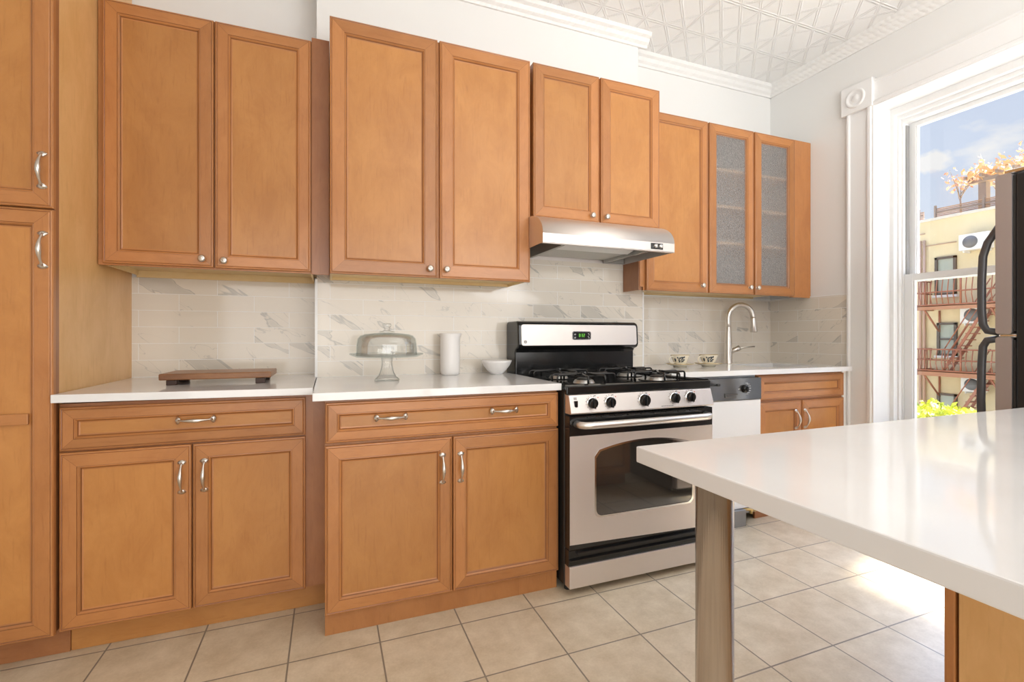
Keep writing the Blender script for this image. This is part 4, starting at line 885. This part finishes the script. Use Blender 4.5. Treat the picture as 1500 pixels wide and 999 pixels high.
def ext_window(px0, py0, px1, py1, half=True):
    y1_, z1_ = fac(px0, py0); y0_, _ = fac(px1, py0); _, z0_ = fac((px0+px1)/2, py1)
    b = MB(); t = .09; X = BX-.10
    b.box(X, y0_, z0_, X+.14, y0_+t, z1_); b.box(X, y1_-t, z0_, X+.14, y1_, z1_); b.box(X, y0_, z1_-t, X+.14, y1_, z1_); b.box(X, y0_, z0_, X+.14, y1_, z0_+t)
    zm = (z0_+z1_)/2; b.box(X+.02, y0_, zm-.04, X+.14, y1_, zm+.04)
    w = part(b, 'window', M_WFR, R); b = MB(); b.box(X+.08, y0_+t, z0_+t, X+.098, y1_-t, z1_-t); part(b, 'pane', M_WGL, w)
    b = MB(); b.box(X-.06, y0_-.06, z0_-.1, X+.14, y1_+.06, z0_); part(b, 'sill', M_ACW, w)
ext_window(1371, 378, 1402, 432); ext_window(1374, 473, 1403, 521); ext_window(1374, 575, 1403, 622)
b = MB()
for px in (1356, 1350): y, _ = fac(px, 400); b.tube([(BX-.1, y, -4), (BX-.1, y, ztop-.8)], .05, 6)
for py in (345, 360, 378, 395): y0_, z_ = fac(1344, py); y1_, _ = fac(1357, py); b.tube([(BX-.1, y0_, z_), (BX-.1, y1_, z_)], .025, 5)
y0_, z_ = fac(1357, 361); y1_, z2 = fac(1402, 357); b.tube([(BX-.05, y0_, z_), (BX-.05, y1_, z_)], .02, 5)
part(b, 'pipework', mat('faded_red_pipe', (.55,.35,.25), .7), R)
def slats(px0, px1, pyt, pyb, name, label):
    R2 = thing(name, label, 'fence', (BX+.3, 12, ztop+.1)); y1_, zt_ = fac(px0, pyt, BX+.2); y0_, _ = fac(px1, pyt, BX+.2); _, zb_ = fac(px0, pyb, BX+.2); zb_ = ztop+.10
    b = MB(); n = 7; h = (zt_-zb_)/n
    for i in range(n): b.box(BX+.2, y0_, zb_+i*h+.03, BX+.26, y1_, zb_+(i+1)*h)
    part(b, 'slats', M_BRKWOOD, R2); b = MB(); k = 0; y = y1_
    while y > y0_: b.box(BX+.1, y-.06, zb_, BX+.2, y, zt_+.12); y -= 1.6
    b.box(BX+.14, y0_, zt_*.5+zb_*.5, BX+.18, y1_, zt_*.5+zb_*.5+.05)
    part(b, 'posts', M_BARK, R2)
slats(1370, 1495, 306, 325, 'roof_fence', 'brown horizontal slat fence along the building roof')
slats(1346, 1353, 312, 327, 'roof_fence', 'short slat fence piece at the left corner of the roof')
# pergola with dry vines
R = thing('pergola', 'rooftop pergola overgrown with dry orange vines', 'pergola', (BX+1.5, 11, ztop))
yp, zp = fac(1433, 268, BX+1); y2, _ = fac(1500, 262, BX+1)
b = MB(); b.box(BX+1, yp-.25, ztop, BX+1.3, yp, zp); b.box(BX+1, y2-1.4, ztop, BX+1.3, y2-1.15, zp); b.box(BX+.9, y2-1.5, zp, BX+1.2, yp+.3, zp+.16); b.box(BX+3.2, y2-1.5, zp, BX+3.5, yp+.3, zp+.16)
y = y2-1.4
while y < yp+.3: b.box(BX+.6, y, zp+.16, BX+3.8, y+.08, zp+.28); y += .5
part(b, 'frame', M_BARK, R)
rnd = random.Random(5)
def leaves(b, n, fn, s0, s1):
    for _ in range(n):
        c = Vector(fn()); s = rnd.uniform(s0, s1); a = Vector((rnd.uniform(-1,1), rnd.uniform(-1,1), rnd.uniform(-1,1))).normalized(); t = a.orthogonal().normalized(); q = a.cross(t)
        b.face([c-t*s, c-q*s*.45+t*s*.1, c+t*s, c+q*s*.45+t*s*.1])
b = MB(); leaves(b, 600, lambda: (BX+rnd.uniform(.5, 3.6), rnd.uniform(y2-1.6, yp+.5), zp+.28+abs(rnd.gauss(0,.22))-(.25 if rnd.random()<.3 else 0)), .09, .2)
o = part(b, 'vines', M_OCHRE, R)
def bare_tree(px, pyb, h, X, lab, spread, nleaf=240):
    y, z = fac(px, pyb, X); z = ztop
    R = thing('rooftop_tree', lab, 'tree', (X, y, z)); b = MB(); lv = MB(); top = z+h
    b.tube([(X,y,z),(X,y+.03,z+h*.45)], [.04,.025], 6); tips = []
    for i in range(9):
        a = rnd.uniform(0, 2*PI); u = rnd.uniform(.5, 1); p0 = (X, y+.03, z+h*rnd.uniform(.3,.5)); p1 = (X+math.cos(a)*spread*u*.5, y+math.sin(a)*spread*u*.55, z+h*rnd.uniform(.6,.8)); p2 = (X+math.cos(a)*spread*u, y+math.sin(a)*spread*u, z+h*rnd.uniform(.75,1.05))
        b.tube([p0,p1,p2], [.018,.012,.006], 5); tips += [(p1,p2)]
    part(b, 'trunk', M_BARK, R)
    def f():
        p1, p2 = rnd.choice(tips); t = rnd.random(); return [p1[k]+(p2[k]-p1[k])*t+rnd.gauss(0,.13) for k in range(3)]
    leaves(lv, nleaf, f, .06, .13); part(lv, 'foliage', M_AUTUMN, R)
bare_tree(1408, 300, 2.1, BX+.8, 'small rooftop tree with sparse pink autumn leaves, left of the pergola', .8, 90)
bare_tree(1468, 300, 3.6, BX+4.2, 'larger pink leaved rooftop tree rising behind the pergola', 1.3, 150)
# condensers
for px0, py0, px1, py1, lab in ((1404, 345, 1449, 368, 'air conditioner condenser on the wall just under the roof'), (1406, 450, 1440, 474, 'air conditioner condenser between the two fire escape balconies'), (1407, 551, 1440, 573, 'air conditioner condenser below the lower fire escape balcony')):
    y1_, z1_ = fac(px0, py0, BX-.5); y0_, _ = fac(px1, py0, BX-.5); _, z0_ = fac(px0, py1, BX-.5)
    R = thing('air_conditioner', lab, 'air conditioner', (BX-.25, (y0_+y1_)/2, z0_), 'condensers on the facade')
    b = MB(); b.box(BX-.5, y0_, z0_, BX-.14, y1_, z1_); b.box(BX-.45, y0_+.1, z0_-.08, BX-.05, y0_+.16, z0_); b.box(BX-.45, y1_-.16, z0_-.08, BX, y1_-.1, z0_); part(b, 'case', M_ACW, R, .02)
    yc = y1_-(z1_-z0_)*.58; rr = (z1_-z0_)*.38; b = MB(); b.lathe([(0,-.03),(rr*.2,-.03),(rr,-.012),(rr,0)], (BX-.5, yc, (z0_+z1_)/2), 'x', 24); part(b, 'fan_grille', M_ACF, R)
# fire escape: two balconies joined by a stair
R = thing('fire_escape', 'rust red iron fire escape with two railed balconies and a stair', 'fire escape', (BX-.6, 12, 0))
plats = []
for (pyr, pyb, pyp) in ((412, 448, 455), (511, 541, 549)):
    XF = BX-1.1; ya, zr = fac(1341, pyr, XF); _, zf = fac(1341, pyb, XF); _, zu = fac(1341, pyp, XF); yb = ya-6.0
    b = MB(); b.box(XF, yb, zu, XF+.08, ya, zf); b.box(XF, ya-.08, zu, BX, ya, zf); b.box(XF, yb, zf-.06, BX, ya, zf-.03)
    part(b, 'platform', mat('rust_platform', (.42,.19,.10), .6), R); 
    for i in range(3):
        yy = ya-.3-i*2.1; b = MB(); b.tube([(XF+.05, yy, zu), (BX-.04, yy, zu-.9)], .035, 6); b.tube([(BX-.04, yy, zu), (BX-.04, yy, zu-.9)], .035, 6); part(b, 'bracket', M_RUST, R)
    b = MB(); zm = (zr+zf)/2
    for z in (zr, zm, zf): b.tube([(XF, ya, z), (XF, yb, z)], .028, 6); b.tube([(XF, ya, z), (BX, ya, z)], .028, 6)
    y = ya
    k = 0
    while y > yb:
        if k % 8 == 0: b.tube([(XF, y, zf), (XF, y, zr+.08)], .035, 6)
        else: b.tube([(XF, y, zf), (XF-.10, y, zf+(zr-zf)*.35), (XF-.06, y, zf+(zr-zf)*.7), (XF, y, zr)], .018, 5)
        y -= .19; k += 1
    x = XF
    while x < BX: b.tube([(x, ya, zf), (x, ya, zr)], .018, 5); x += .2
    part(b, 'railing', M_RUST, R); plats.append((zf, ya, yb))
b = MB(); y1_, z1_ = fac(1452, 450, BX-.9); y0_, z0_ = fac(1385, 541, BX-.9); z0_ = plats[1][0]; z1_ = plats[0][0]
for X in (BX-.95, BX-.45):
    b.prism([(y0_, z0_), (y1_, z1_), (y1_, z1_+.2), (y0_+.1, z0_)][::1], 'x', X, X+.04)
n = 11
for i in range(1, n): t = i/n; y = y0_+(y1_-y0_)*t; z = z0_+(z1_-z0_)*t; b.box(BX-.93, y-.12, z+.02, BX-.43, y+.12, z+.06)
for X in (BX-.95, BX-.42):
    b.tube([(X, y0_, z0_+.9), (X, y1_, z1_+.9)], .022, 5); b.tube([(X, y0_, z0_), (X, y0_, z0_+.9)], .022, 5)
    b.tube([(X, y0_, z0_+.5), (X, y1_, z1_+.5)], .016, 5)
part(b, 'stair', M_RUST, R)
b = MB(); dz = plats[0][0]-plats[1][0]
for X in (BX-.95, BX-.45): b.prism([(y0_, z0_-dz), (y1_, z1_-dz), (y1_, z1_-dz+.2), (y0_+.1, z0_-dz)], 'x', X, X+.04)
for i in range(1, n): t = i/n; y = y0_+(y1_-y0_)*t; z = z0_+(z1_-z0_)*t-dz; b.box(BX-.93, y-.12, z+.02, BX-.43, y+.12, z+.06)
b.tube([(BX-.95, y0_, z0_-dz+.9), (BX-.95, y1_, z1_-dz+.9)], .022, 5)
part(b, 'stair', M_RUST, R)
# yard
b = MB(); b.box(XR+.4, -12, -4.2, BX+8, 30, -4); struct(b, 'trim_18', mat('yard_ground', (.34,.31,.24), .9))
# bushes at the foot of the view
def bush(cx, cy, cz, rx, ry, rz, n, lab, base=-4):
    R = thing('shrub', lab, 'shrub', (cx, cy, base)); b = MB()
    for i in range(6):
        a = rnd.uniform(0, 2*PI); b.tube([(cx, cy, base), (cx+rx*.3*math.cos(a), cy+ry*.3*math.sin(a), cz-rz*.4), (cx+rx*.8*math.cos(a), cy+ry*.8*math.sin(a), cz+rz*.5)], [.06,.04,.015], 5)
    part(b, 'stems', M_BARK, R); b = MB()
    def f():
        a = rnd.uniform(0, 2*PI); u = math.acos(rnd.uniform(-1, 1)); q = rnd.uniform(.6, 1)**.5*(1+.15*math.sin(5*a))
        return (cx+rx*q*math.sin(u)*math.cos(a), cy+ry*q*math.sin(u)*math.sin(a), cz+rz*q*math.cos(u))
    leaves(b, n, f, .06, .12); part(b, 'foliage', M_LIME, R)
bx_, bz_ = fac(1362, 615, 15); bush(15, bx_, bz_-.3, 1.2, 1.3, .75, 3200, 'yellow green bush beyond the window at the left of the yard')
bx_, bz_ = fac(1410, 622, 17.6); bush(17.6, bx_, bz_-.25, 1.0, 1.1, .65, 2600, 'lower yellow green bush beside the island edge in the view')
